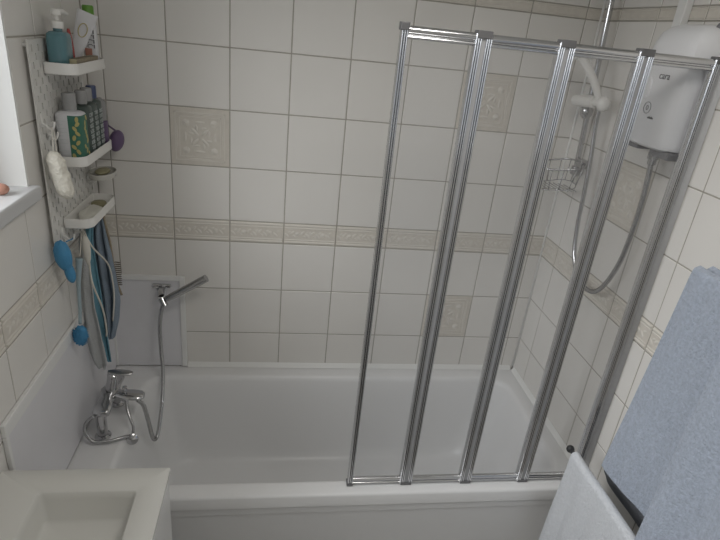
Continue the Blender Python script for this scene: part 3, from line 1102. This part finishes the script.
bottle_body(bm, c, 0.0150, 0.0185, 0.122, 0.012, 0.009, 0.004)
link('bottle_body', bm, 'label_white', t, smooth=True, auto=50)
bm = bmesh.new()
lathe(bm, [(0.0155, 0), (0.0155, 0.036), (0.013, 0.040)], (c[0], c[1], c[2] + 0.1265), 18)
link('cap', bm, 'green', t, smooth=True, auto=40)
bm = bmesh.new()
box(bm, (c[0] - 0.013, c[1] - 0.0158, c[2] + 0.022), (c[0] + 0.006, c[1] - 0.0147, c[2] + 0.052))
link('pink_patch', bm, 'pink', t)
bm = bmesh.new()
for k in range(4):
    zq = c[2] + 0.058 + k * 0.013
    yq = c[1] - 0.003
    tube(bm, [(c[0] + 0.003 + 0.008 * math.cos(a), c[1] - 0.0152, zq + 0.005 * math.sin(a)) for a in (0.4, 1.2, 2.2, 3.2, 4.2)], 0.0011, 5)
    box(bm, (c[0] + 0.012, c[1] - 0.0158, zq - 0.005), (c[0] + 0.0145, c[1] - 0.0135, zq + 0.005))
link('swirl_print', bm, 'ink', t)
# long card box lying along the shelf edge
bm = bmesh.new()
for f in box(bm, (0.068, -0.350, S1 + 0.0035), (0.091, -0.170, S1 + 0.036)):
    f.material_index = 1
bm.faces.ensure_lookup_table()
for f in bm.faces:
    cc = f.calc_center_median()
    if cc.y < -0.34:
        f.material_index = 0
tag(link('toothpaste_box', bm, ['cardboard', 'card_side'], bevel=0.001), 'long narrow card box lying along the outer edge of the top shelf', 'box')


# bottles on the middle shelf
def glyphs(name, parent, x, y0, y1, z0, z1, rowsn, m='letter', seed=1):
    rnd = random.Random(seed)
    bm = bmesh.new()
    dz = (z1 - z0) / rowsn
    for r_ in range(rowsn):
        zz = z0 + r_ * dz
        y = y0
        while y < y1 - 0.006:
            wd = 0.0055
            s = 0.0013
            hh = dz * 0.62
            kind = rnd.randint(0, 4)
            if kind in (0, 1, 3):
                box(bm, (x, y, zz), (x + 0.0006, y + s, zz + hh))
            if kind in (0, 2, 4):
                box(bm, (x, y + wd - s, zz), (x + 0.0006, y + wd, zz + hh))
            if kind in (1, 2, 4):
                box(bm, (x, y, zz + hh - s), (x + 0.0006, y + wd, zz + hh))
            if kind in (0, 3):
                box(bm, (x, y, zz + hh / 2), (x + 0.0006, y + wd, zz + hh / 2 + s))
            if kind in (1, 3, 4):
                box(bm, (x, y, zz), (x + 0.0006, y + wd, zz + s))
            y += wd + 0.0022
    return link(name, bm, m, parent)


def flat_bottle(cy, cx, hw, hd, h, name, label, body, capmat, capr, caph, cat='bottle'):
    c = (cx, cy, S2 + 0.0008)
    t = thing(name, c, label, cat, 'bottles on the middle shelf')
    bm = bmesh.new()
    bottle_body(bm, c, hw, hd, h, 0.010, capr * 0.8, 0.003, sq=4)
    link('bottle_body', bm, body, t, smooth=True, auto=50)
    bm = bmesh.new()
    lathe(bm, [(capr, 0), (capr, caph - 0.003), (capr - 0.002, caph)], (cx, cy, c[2] + h + 0.0035), 20)
    link('cap', bm, capmat, t, smooth=True, auto=40)
    return t, c


t, c = flat_bottle(-0.326, 0.052, 0.034, 0.0345, 0.142, 'shampoo_bottle', 'white bottle with green leafy print and clear cap, nearest on the middle shelf', 'label_white', 'clear_plastic', 0.0175, 0.044)


def wrap_label(name, parent, c, hw, hd, a0, a1, z0, z1, m, sq=4, off=0.0006):
    """label wrapped round a squarish bottle between two angles (0 = +x)"""
    bm = bmesh.new()
    n_ = 18
    rows_ = []
    for zq in (z0, z1):
        row = []
        for k in range(n_ + 1):
            a = a0 + (a1 - a0) * k / n_
            ca, sa = math.cos(a), math.sin(a)
            d = (abs(ca) ** sq + abs(sa) ** sq) ** (-1 / sq)
            row.append(bm.verts.new((c[0] + (hd * d + off) * ca, c[1] + (hw * d + off) * sa, c[2] + zq)))
        rows_.append(row)
    for k in range(n_):
        bm.faces.new((rows_[0][k], rows_[0][k + 1], rows_[1][k + 1], rows_[1][k]))
    o = link(name, bm, m, parent)
    md = o.modifiers.new('th', 'SOLIDIFY')
    md.thickness = 0.0004
    return o


wrap_label('green_label', t, c, 0.034, 0.0345, math.radians(-86), math.radians(60), 0.004, 0.134, 'leafg')
bm = bmesh.new()
rnd = random.Random(4)
for k in range(10):
    zv = 0.012 + k * 0.0125
    ellipsoid(bm, (c[0] + 0.009 + rnd.random() * 0.018, c[1] - 0.0346, c[2] + zv), (0.0048, 0.0006, 0.0080), Matrix.Rotation(rnd.uniform(-1, 1), 3, 'Y'), 10, 6)
    ellipsoid(bm, (c[0] + 0.0352, c[1] - 0.020 + rnd.random() * 0.035, c[2] + zv), (0.0006, 0.0055, 0.0085), Matrix.Rotation(rnd.uniform(-1, 1), 3, 'X'), 10, 6)
link('yellow_leaves', bm, 'yellow', t)
bm = bmesh.new()
for k in range(11):
    zv = 0.018 + k * 0.010
    wd = 0.026 if k % 3 else 0.016
    box(bm, (c[0] - 0.028, c[1] - 0.0346, c[2] + zv), (c[0] - 0.028 + wd, c[1] - 0.0334, c[2] + zv + 0.0012))
link('small_print', bm, 'letter', t)

for i, (cy, hwi, hi, cm, cr, ch, lab) in enumerate((
        (-0.262, 0.0215, 0.150, 'clear_plastic', 0.0155, 0.036, 'dark printed bottle with grey cap beside the leafy white bottle on the middle shelf'),
        (-0.216, 0.0215, 0.152, 'clear_plastic', 0.0155, 0.036, 'dark printed bottle with pale cap between two similar dark bottles'),
        (-0.171, 0.0210, 0.154, 'navy', 0.0140, 0.036, 'dark printed bottle with navy blue cap on the middle shelf'))):
    t, c = flat_bottle(cy, 0.062, hwi, 0.0235, hi, 'shampoo_bottle', lab, 'bottle_dark', cm, cr, ch)
    glyphs('lettering', t, c[0] + 0.0233, c[1] - 0.0165, c[1] + 0.0190, c[2] + 0.012, c[2] + 0.135, 8, seed=i + 3)
t = thing('clear_bottle', (0.064, -0.1255, S2), 'slim cloudy bottle half full of dark liquid at the far end of the middle shelf', 'bottle')
c = (0.066, -0.1255, S2 + 0.0008)
bm = bmesh.new()
bottle_body(bm, c, 0.0175, 0.021, 0.085, 0.002, 0.017, 0.001)
link('dark_lower_half', bm, 'purple', t, smooth=True, auto=50)
bm = bmesh.new()
bottle_body(bm, (c[0], c[1], c[2] + 0.0865), 0.0175, 0.021, 0.062, 0.012, 0.010, 0.004)
link('clear_upper_half', bm, 'clear_plastic', t, smooth=True, auto=50)

bm = bmesh.new()
ellipsoid(bm, (0.092, -0.062, 1.470), (0.023, 0.032, 0.036), Matrix.Rotation(0.25, 3, 'Y'), 22, 14)
o = link('bath_brush', bm, 'purple', None, smooth=True)
tag(o, 'purple rounded bath brush head poking out behind the middle shelf', 'brush')
bm = bmesh.new()
tube(bm, [(0.004, -0.050, 1.545), (0.060, -0.050, 1.520), (0.092, -0.056, 1.500)], 0.003, 8)
link('hanging_loop', bm, 'purple', o, smooth=True)
# cream soap dish hooked in the pegboard
t = thing('soap_dish', (0.05, -0.14, 1.36), 'clear oval soap dish hooked on the pegboard between two shelves', 'soap dish')
bm = bmesh.new()
cx_, cy_ = 0.062, -0.136
rg = []
for (s, zz) in ((0.80, 1.366), (0.95, 1.369), (1.0, 1.380), (1.0, 1.386), (0.94, 1.386), (0.90, 1.374), (0.5, 1.372)):
    rg.append([Vector((cx_ + 0.040 * s * math.cos(2 * PI * k / 28), cy_ + 0.062 * s * math.sin(2 * PI * k / 28), zz)) for k in range(28)])
rings_loft(bm, rg)
link('dish', bm, 'glass_dish', t, smooth=True, auto=50)
for yy in (-0.150, -0.122):
    bm = bmesh.new()
    tube(bm, [(BX + 0.0003, yy, 1.352), (0.030, yy, 1.346), (0.038, yy, 1.352), (0.040, yy, 1.365)], 0.0022, 8)
    link('hook_leg', bm, 'white_plastic', t, smooth=True)
bm = bmesh.new()
ellipsoid(bm, (cx_, cy_, 1.385), (0.022, 0.038, 0.0095), seg=20, rings=10)
tag(link('soap_bar', bm, 'soap', smooth=True), 'olive brown soap bar lying in the small clear dish', 'soap')
bm = bmesh.new()
rg = []
for (s, zz) in ((0.9, S3 + 0.0005), (1.0, S3 + 0.005), (1.0, S3 + 0.012), (0.85, S3 + 0.016), (0.4, S3 + 0.0175)):
    rg.append([Vector((0.056 + 0.029 * s * math.cos(2 * PI * k / 24), -0.262 + 0.062 * s * math.sin(2 * PI * k / 24), zz + 0.002 * math.sin(k))) for k in range(24)])
rings_loft(bm, rg)
tag(link('soap_bar', bm, 'soap_white', smooth=True), 'pale flat soap bar lying on the lowest tray shelf', 'soap')
bm = bmesh.new()
rg = []
for (s, zz) in ((0.9, S3 + 0.0005), (1.0, S3 + 0.006), (0.9, S3 + 0.013), (0.4, S3 + 0.016)):
    rg.append([Vector((0.052 + 0.024 * s * math.cos(2 * PI * k / 24), -0.170 + 0.026 * s * math.sin(2 * PI * k / 24), zz)) for k in range(24)])
rings_loft(bm, rg)
tag(link('soap_bar', bm, 'soap', smooth=True), 'small greenish soap piece at the far end of the lowest shelf', 'soap')


# hooks
def hook(y, zz, label, L=0.030, parent=None):
    bm = bmesh.new()
    P = catmull([(BX + 0.0004, y, zz), (BX + 0.010, y, zz - 0.006), (BX + L * 0.7, y, zz - 0.016), (BX + L, y, zz - 0.010), (BX + L + 0.003, y, zz + 0.004)], 5)
    tube(bm, P, 0.0026, 8)
    tube(bm, [(BX + 0.0015, y, zz - 0.012), (BX + 0.0015, y, zz + 0.022)], 0.003, 8)
    return tag(link('peg_hook', bm, 'white_plastic', smooth=True), label, 'hook', 'hooks in the pegboard')


hook(-0.432, 1.585, 'white peg hook at the near edge of the pegboard holding the loofah cord')
hook(-0.404, 1.553, 'white peg hook just below and behind the loofah hook', 0.024)
hk_lab = ['white peg hook holding the bright blue scrubber under the lowest shelf', 'white peg hook holding the long handled brush under the lowest shelf',
          'white peg hook holding the teal striped cloth under the lowest shelf', 'white peg hook holding the blue grey mitt under the lowest shelf',
          'white peg hook holding the wooden brush at the far end of the pegboard']
hy = [-0.395, -0.330, -0.270, -0.205, -0.120]
for y, lab in zip(hy, hk_lab):
    hook(y, 1.262, lab, 0.030)

# loofah scrubber on a cord
t = thing('loofah', (0.05, -0.44, 1.45), 'cream mesh loofah pad hanging by a cord beside the window', 'loofah')
bm = bmesh.new()
rg = []
for i in range(17):
    f = i / 16
    zz = 1.518 - 0.132 * f
    hw = 0.022 * (max(0.08, 1 - abs(2 * f - 1) ** 5)) ** 0.5
    rg.append([Vector((0.042 + 0.020 * f + 0.022 * (hw / 0.022) * math.cos(2 * PI * k / 24) * (1 + 0.38 * noise.noise(Vector((math.cos(2 * PI * k / 24) * 2.2, math.sin(2 * PI * k / 24) * 2.2, i * 0.8)))),
                       -0.452 + 0.010 * f + hw * math.sin(2 * PI * k / 24) * (1 + 0.3 * noise.noise(Vector((k * .8, i, 0)))), zz)) for k in range(24)])
rings_loft(bm, rg)
link('scrub_pad', bm, 'loofah', t, smooth=True, subsurf=1)
for dy in (-0.006, 0.010):
    bm = bmesh.new()
    tube(bm, catmull([(0.0405, -0.432 + dy * 0.3, 1.5745), (0.044, -0.440 + dy, 1.55), (0.046, -0.450 + dy * 1.2, 1.512)], 5), 0.0016, 6)
    link('cord', bm, 'cord', t, smooth=True)


# cloth sheets hanging from hooks
def hang(name, pts, m, label, cat, th=0.004, folds=0.006, nf=2.0, seed=0, x=0.045, parent=None):
    """pts: (z, y_left, y_right) rows from the top; a thick folded sheet"""
    bm = bmesh.new()
    C = 14
    # interpolate rows
    R = []
    for (a, b) in zip(pts, pts[1:]):
        for k in range(5):
            f = k / 5
            R.append([a[i] * (1 - f) + b[i] * f for i in range(3)])
    R.append(list(pts[-1]))
    grid = []
    for i, (zz, ya, yb) in enumerate(R):
        row = []
        for j in range(C + 1):
            u = j / C
            amp = folds * min(1, i / 4 + 0.2)
            row.append(bm.verts.new((x + amp * math.sin(u * PI * 2 * nf + i * 0.12 + seed) + 0.003 * noise.noise(Vector((u * 3, i * 0.3, seed))), ya + (yb - ya) * u, zz + 0.003 * math.sin(u * 7 + seed))))
        grid.append(row)
    for a, b in zip(grid, grid[1:]):
        for j in range(C):
            bm.faces.new((a[j], a[j + 1], b[j + 1], b[j]))
    o = link(name, bm, m, parent, smooth=True, subsurf=1)
    md = o.modifiers.new('th', 'SOLIDIFY')
    md.thickness = th
    md.offset = 0
    if label:
        tag(o, label, cat)
    return o


def hang_x(name, pts, y, m, label, cat, th=0.004, folds=0.010, nf=2.0, seed=0, skew=0.0):
    """cloth hanging from a hook and spreading out into the room: rows of (z, x_left, x_right)"""
    bm = bmesh.new()
    C = 16
    R = []
    for (a, b) in zip(pts, pts[1:]):
        for k in range(5):
            f = k / 5
            R.append([a[i] * (1 - f) + b[i] * f for i in range(3)])
    R.append(list(pts[-1]))
    grid = []
    for i, (zz, xa, xb) in enumerate(R):
        row = []
        for j in range(C + 1):
            u = j / C
            amp = folds * min(1, i / 4 + 0.15)
            yy = y + skew * (u - 0.5) + amp * math.sin(u * PI * 2 * nf + i * 0.10 + seed) + 0.004 * noise.noise(Vector((u * 3, i * 0.3, seed)))
            row.append(bm.verts.new((xa + (xb - xa) * u, yy, zz + 0.004 * math.sin(u * 7 + seed))))
        grid.append(row)
    for a, b in zip(grid, grid[1:]):
        for j in range(C):
            bm.faces.new((a[j], a[j + 1], b[j + 1], b[j]))
    o = link(name, bm, m, None, smooth=True, subsurf=1)
    md = o.modifiers.new('th', 'SOLIDIFY')
    md.thickness = th
    md.offset = 0
    return tag(o, label, cat)


# bright blue silicone scrubber (two rounded lobes)
t = thing('silicone_scrubber', (0.04, -0.44, 1.21), 'bright blue silicone scrubber hanging nearest under the lowest shelf', 'scrubber')
bm = bmesh.new()
ellipsoid(bm, (0.033, -0.452, 1.222), (0.023, 0.020, 0.045), Matrix.Rotation(-0.10, 3, 'Y'), 24, 14, jit=0.10, f=3)
ellipsoid(bm, (0.044, -0.448, 1.168), (0.014, 0.014, 0.033), Matrix.Rotation(-0.15, 3, 'Y'), 20, 12)
link('scrub_pad', bm, 'blue', t, smooth=True)
bm = bmesh.new()
tube(bm, catmull([(0.044, -0.397, 1.2535), (0.046, -0.412, 1.256), (0.040, -0.436, 1.258)], 4), 0.0018, 6)
link('loop', bm, 'blue', t, smooth=True)
# long handled brush
t = thing('bath_brush', (0.04, -0.40, 1.08), 'long handled brush with pale blue stem and blue bristles pointing down', 'brush')
bm = bmesh.new()
P = catmull([(0.050, -0.385, 1.185), (0.047, -0.390, 1.15), (0.043, -0.395, 1.10), (0.040, -0.400, 1.02), (0.036, -0.402, 0.972)], 6)
tube(bm, P, lambda i: 0.0105 - 0.0055 * min(1, i / (0.6 * len(P))), 12)
link('handle', bm, 'paleblue', t, smooth=True)
bm = bmesh.new()
tube(bm, catmull([(0.045, -0.332, 1.2525), (0.050, -0.350, 1.235), (0.051, -0.380, 1.190)], 4), 0.0018, 6)
link('loop', bm, 'cord', t, smooth=True)
bm = bmesh.new()
cc0 = Vector((0.034, -0.404, 0.932))
ellipsoid(bm, cc0, (0.021, 0.018, 0.034), Matrix.Rotation(0.15, 3, 'Y'), 20, 12, jit=0.12, f=3)
rnd = random.Random(5)
for k in range(110):
    a = rnd.uniform(0, 2 * PI)
    b = rnd.uniform(-1, 1)
    sn = math.sqrt(1 - b * b)
    d = Vector((sn * math.cos(a), -abs(sn * math.sin(a)), b))
    q_ = cc0 + Vector((d.x * 0.018, d.y * 0.016, d.z * 0.030))
    tube(bm, [q_, q_ + d * 0.007], 0.0013, 4)
link('bristle_head', bm, 'blue', t, smooth=True)
# cloths
hang_x('exfoliating_cloth', [(1.250, 0.034, 0.048), (1.17, 0.022, 0.050), (1.08, 0.012, 0.048), (0.98, 0.009, 0.050), (0.88, 0.010, 0.060), (0.80, 0.018, 0.067), (0.755, 0.032, 0.068), (0.740, 0.042, 0.064)],
       -0.305, 'grey_mesh', 'long pale grey mesh exfoliating cloth hanging lowest under the shelves', 'wash cloth', folds=0.007, nf=1.3)
hang_x('wash_strap', [(1.250, 0.036, 0.048), (1.17, 0.012, 0.040), (1.05, 0.016, 0.046), (0.95, 0.022, 0.052), (0.875, 0.030, 0.056), (0.80, 0.042, 0.058), (0.72, 0.050, 0.062)],
       -0.235, 'teal_cloth', 'teal blue strip of cloth hanging between the grey mesh cloth and the mitt', 'wash cloth', folds=0.006, nf=1.0, seed=2)
hang_x('wash_mitt', [(1.250, 0.034, 0.060), (1.17, 0.012, 0.070), (1.10, 0.014, 0.078), (1.04, 0.018, 0.082), (0.94, 0.026, 0.088), (0.865, 0.032, 0.078), (0.81, 0.036, 0.066), (0.782, 0.042, 0.056)],
       -0.175, 'bluegrey', 'blue grey knitted wash mitt with wavy edge hanging from the shelf hooks', 'wash mitt', folds=0.011, nf=2.2, seed=4, th=0.006)
bm = bmesh.new()
tube(bm, catmull([(0.046, -0.3265, 1.2525), (0.060, -0.340, 1.18), (0.060, -0.330, 1.08), (0.066, -0.282, 0.96), (0.062, -0.255, 0.865), (0.058, -0.250, 0.835)], 8), 0.0030, 8)
tube(bm, catmull([(0.046, -0.320, 1.2525), (0.066, -0.310, 1.19), (0.080, -0.230, 1.10), (0.080, -0.200, 1.02), (0.078, -0.196, 0.95), (0.070, -0.206, 0.87)], 8), 0.0026, 8)
tag(link('cord_loop', bm, 'cord', smooth=True), 'pale cord loop trailing diagonally over the hanging cloths', 'cord')
bm = bmesh.new()
rg = []
for (zz, ry, rx) in ((1.246, 0.004, 0.005), (1.235, 0.005, 0.010), (1.205, 0.006, 0.0115), (1.175, 0.005, 0.009), (1.155, 0.003, 0.003)):
    rg.append([Vector((0.066 + rx * math.cos(2 * PI * k / 14), -0.362 + ry * math.sin(2 * PI * k / 14), zz)) for k in range(14)])
rings_loft(bm, rg)
tube(bm, [(0.048, -0.336, 1.2520), (0.060, -0.355, 1.2500), (0.066, -0.362, 1.2440)], 0.0015, 6)
tag(link('scraper', bm, 'cord', smooth=True), 'small cream plastic scraper hanging beside the bright blue scrubber', 'scraper')
t = thing('back_brush', (0.06, -0.10, 1.05), 'thin pale wooden brush stick hanging farthest under the shelves', 'brush')
bm = bmesh.new()
P = catmull([(0.044, -0.1195, 1.2515), (0.046, -0.108, 1.19), (0.052, -0.098, 1.12), (0.055, -0.095, 1.04), (0.062, -0.092, 0.96), (0.072, -0.088, 0.912)], 6)
tube(bm, P, 0.0045, 8)
link('stick', bm, 'wood', t, smooth=True)
bm = bmesh.new()
for k in range(12):
    zz = 1.045 - k * 0.008
    for j in range(3):
        tube(bm, [(0.058 + j * 0.001, -0.094 + j * 0.002, zz), (0.077 + j * 0.001, -0.096 + j * 0.002, zz - 0.001)], 0.0011, 4)
link('bristles', bm, 'bristle', t)

# ---------------------------------------------------------------- window sill ornaments
t = thing('sill_ornament', (-0.02, -0.56, 1.4405), 'small pink and brown pebble shaped ornament on the white window sill', 'ornament')
bm = bmesh.new()
ellipsoid(bm, (-0.028, -0.600, 1.4545), (0.020, 0.016, 0.014), seg=16, rings=8)
tag(link('stone', bm, 'sponge_pink', t, smooth=True), None, None)
bm = bmesh.new()
ellipsoid(bm, (-0.100, -0.572, 1.457), (0.024, 0.03, 0.016), seg=16, rings=8)
tag(link('pebble', bm, 'sponge_pink', smooth=True), 'pale pink pebble farther back on the window sill', 'ornament')

# ---------------------------------------------------------------- vanity unit and basin
VX, VY0, VY1, VZ = 0.386, -1.36, -0.879, 0.85
t = thing('vanity_unit', (0.19, -1.12, 0), 'white gloss vanity cabinet standing under the basin at lower left', 'cabinet')
bm = bmesh.new()
for a_, b_ in (((0.0012, VY0 + 0.008, 0.08), (0.018, VY1 - 0.006, 0.8330)), ((0.018, VY0 + 0.008, 0.08), (VX - 0.020, VY0 + 0.026, 0.8330)),
               ((0.018, VY1 - 0.024, 0.08), (VX - 0.020, VY1 - 0.006, 0.8330)), ((0.018, VY0 + 0.026, 0.08), (VX - 0.020, VY1 - 0.024, 0.098))):
    box(bm, a_, b_)
box(bm, (0.0012, VY0 + 0.02, 0.001), (VX - 0.06, VY1 - 0.02, 0.08))
link('carcass', bm, 'cabinet', t, bevel=0.002)
for (a, b) in ((VY0 + 0.010, -1.1245), (-1.1215, VY1 - 0.008)):
    bm = bmesh.new()
    box(bm, (VX - 0.0195, a, 0.085), (VX - 0.004, b, 0.825))
    d = link('door', bm, 'cabinet', t, bevel=0.002)
    yy = b - 0.03 if a < -1.2 else a + 0.03
    bm = bmesh.new()
    tube(bm, [(VX - 0.004, yy, 0.70), (VX + 0.014, yy, 0.70), (VX + 0.014, yy, 0.60), (VX - 0.004, yy, 0.60)], 0.004, 8)
    hn = link('handle', bm, 'chrome', None, smooth=True, auto=40)
    hn.parent = d
t = thing('basin', (0.19, -1.12, VZ), 'white rectangular ceramic basin top with square sunken bowl', 'basin')
bm = bmesh.new()
a0 = (0.0012, VX, VY0, VY1)
R = lambda x0, x1, y0, y1, zz, r: rrect(x0, x1, y0, y1, zz, r, 5)
rg = [R(0.0012, VX - 0.003, VY0 + 0.003, VY1 - 0.003, 0.8335, 0.004), R(0.0012, VX, VY0, VY1, 0.836, 0.004), R(0.0012, VX, VY0, VY1, VZ - 0.003, 0.004),
      R(0.004, VX - 0.003, VY0 + 0.003, VY1 - 0.003, VZ, 0.004),
      R(0.106, 0.326, -1.266, -0.949, VZ, 0.010), R(0.109, 0.323, -1.263, -0.952, VZ - 0.003, 0.010), R(0.112, 0.320, -1.260, -0.955, VZ - 0.020, 0.010),
      R(0.117, 0.315, -1.255, -0.965, VZ - 0.072, 0.012), R(0.124, 0.308, -1.248, -0.972, VZ - 0.080, 0.012), R(0.18, 0.27, -1.18, -1.02, VZ - 0.085, 0.02)]
rings_loft(bm, rg, caps=(False, True))
link('basin_body', bm, 'ceramic', t, smooth=True, auto=42)
bm = bmesh.new()
lathe(bm, [(0.0, 0), (0.022, 0), (0.022, 0.002), (0.0, 0.003)], (0.225, -1.10, VZ - 0.0848), 20, caps=(False, False))
link('waste', bm, 'chrome', t, smooth=True, auto=40)
t = thing('basin_tap', (0.055, -1.13, VZ), 'dark edged basin tap just entering the lower left corner', 'tap')
bm = bmesh.new()
cyl(bm, (0.055, -1.142, VZ + 0.0005), (0.055, -1.142, VZ + 0.075), 0.020, 0.019)
tube(bm, [(0.060, -1.142, VZ + 0.060), (0.100, -1.142, VZ + 0.058), (0.128, -1.140, VZ + 0.050)], lambda i: (0.015, 0.013, 0.011)[i], 14)
link('tap_body', bm, 'chrome', t, smooth=True, auto=40)
bm = bmesh.new()
box(bm, (0.040, -1.155, VZ + 0.078), (0.118, -1.129, VZ + 0.086))
link('lever', bm, 'chrome_rough', t, bevel=0.003)

# ---------------------------------------------------------------- towel rails and towels
def rail_thing(x, z_, ya, yb, label):
    t = thing('towel_rail', (x, ya, z_), label, 'towel rail')
    bm = bmesh.new()
    cyl(bm, (x, ya, z_), (x, yb, z_), 0.0075, 0.0075, 16)
    link('bar', bm, 'black', t, smooth=True, auto=40)
    bm = bmesh.new()
    ellipsoid(bm, (x, ya + 0.006, z_), (0.0125, 0.0115, 0.0125), seg=20, rings=12)
    link('end_knob', bm, 'black', t, smooth=True)
    bm = bmesh.new()
    cyl(bm, (x, yb + 0.01, z_), (W - 0.004, yb + 0.01, z_), 0.0075, 0.0075, 14)
    cyl(bm, (W - 0.012, yb + 0.01, z_), (W - 0.0005, yb + 0.01, z_), 0.022, 0.024, 20)
    link('wall_post', bm, 'black', t, smooth=True, auto=40)
    return t


rail_thing(1.550, 0.763, -0.752, -1.52, 'black towel rail with round knob end carrying the white towel')
rail_thing(1.628, 1.4115, -0.905, -1.60, 'black towel rail hidden under the blue towels on the right wall')


def drape(name, x, zb, ya, yb, hw, zf, zk, m, label, th=0.010, flare=0.0, sag=0.0, top_lift=0.014, edge=None, fold=0.006, nf=3, seed=0, parent=None, crease=None):
    """towel over a bar running along y. zf/zk hem heights front(-x)/back; edge(s) shifts the far edge by height"""
    bm = bmesh.new()
    prof = []
    nF, nB, nT = 34, 20, 10
    for i in range(nF):
        f = i / nF
        prof.append((-hw - flare * (1 - f), zf + (zb - zf) * f, 1 - f))
    for i in range(nT + 1):
        a = PI - PI * i / nT
        s = math.sin(a)
        prof.append((hw * math.cos(a), zb + top_lift * s - sag * (math.sin(PI * i / nT) ** 4), 0))
    for i in range(1, nB + 1):
        f = i / nB
        prof.append((hw, zb + (zk - zb) * f, f * 0.6))
    NY = 40
    grid = []
    for (dx, zz, dwn) in prof:
        row = []
        for j in range(NY + 1):
            u = j / NY
            y = ya + (yb - ya) * u
            if edge:
                y = y + edge(dwn) * (1 - u)
            off = fold * dwn * math.sin(u * nf * 2 * PI + seed + dwn * 0.8) + 0.004 * noise.noise(Vector((u * 5, zz * 4, seed)))
            zoff = 0.006 * noise.noise(Vector((u * 4, 7, seed))) * dwn
            if crease:
                off += -crease[1] * math.exp(-((u - crease[0]) / 0.03) ** 2) * (0.3 + 0.7 * dwn)
            row.append(bm.verts.new((x + dx + (off if dx < 0.5 * hw else off * 0.3), y, zz + zoff)))
        grid.append(row)
    for a, b in zip(grid, grid[1:]):
        for j in range(NY):
            bm.faces.new((a[j], a[j + 1], b[j + 1], b[j]))
    o = link(name, bm, m, parent, smooth=True)
    md = o.modifiers.new('th', 'SOLIDIFY')
    md.thickness = th
    md.offset = 1
    md = o.modifiers.new('bev', 'BEVEL')
    md.width = th * 0.35
    md.segments = 3
    md.limit_method = 'ANGLE'
    md = o.modifiers.new('sub', 'SUBSURF')
    md.levels = md.render_levels = 1
    if label:
        tag(o, label, 'towel')
    return o


drape('towel', 1.550, 0.763, -0.772, -1.28, 0.0095, 0.30, 0.38, 'towel_white', 'white towel draped over the low black rail at the bottom of the picture', th=0.006, top_lift=0.0095,
      fold=0.013, nf=6.0, seed=2.6, flare=0.012, edge=lambda d: 0.0, crease=(0.16, 0.006))
drape('towel', 1.628, 1.440, -0.895, -1.078, 0.022, 0.795, 0.90, 'towel_blue', 'blue grey towel hanging farther back, beside the bath screen', th=0.012, top_lift=0.014, sag=0.022,
      fold=0.010, nf=0.75, seed=3.14, edge=lambda d: 0.045 * d)
drape('towel', 1.614, 1.442, -1.090, -1.50, 0.050, 0.780, 0.93, 'towel_blue', 'blue grey towel hanging nearest to the camera over the same rail', th=0.013, top_lift=0.016, sag=0.02,
      fold=0.014, nf=2.3, seed=3.4, flare=0.0, edge=lambda d: 0.0)
hang('towel', [(1.30, -1.07, -0.89), (1.0, -1.07, -0.85), (0.80, -1.07, -0.795), (0.70, -1.07, -0.772), (0.675, -1.07, -0.80)], 'towel_shade', 'back layer of the farther blue towel, coloured dark for the shade below its hem', 'towel', x=1.676, folds=0.003, nf=1.5, th=0.010)  # dark sheet standing in for the shaded back layer of the blue towel

# lamp body added to go with the overhead fill light (above the picture)
t = thing('added_fill_lamp', (0.95, -1.20, H), 'round white lamp body added unseen overhead for the fill light', 'lamp')
bm = bmesh.new()
cyl(bm, (0.95, -1.20, H - 0.055), (0.95, -1.20, H - 0.001), 0.16, 0.17, 32)
link('fill_lamp_base', bm, 'white_plastic', t, smooth=True, auto=40)
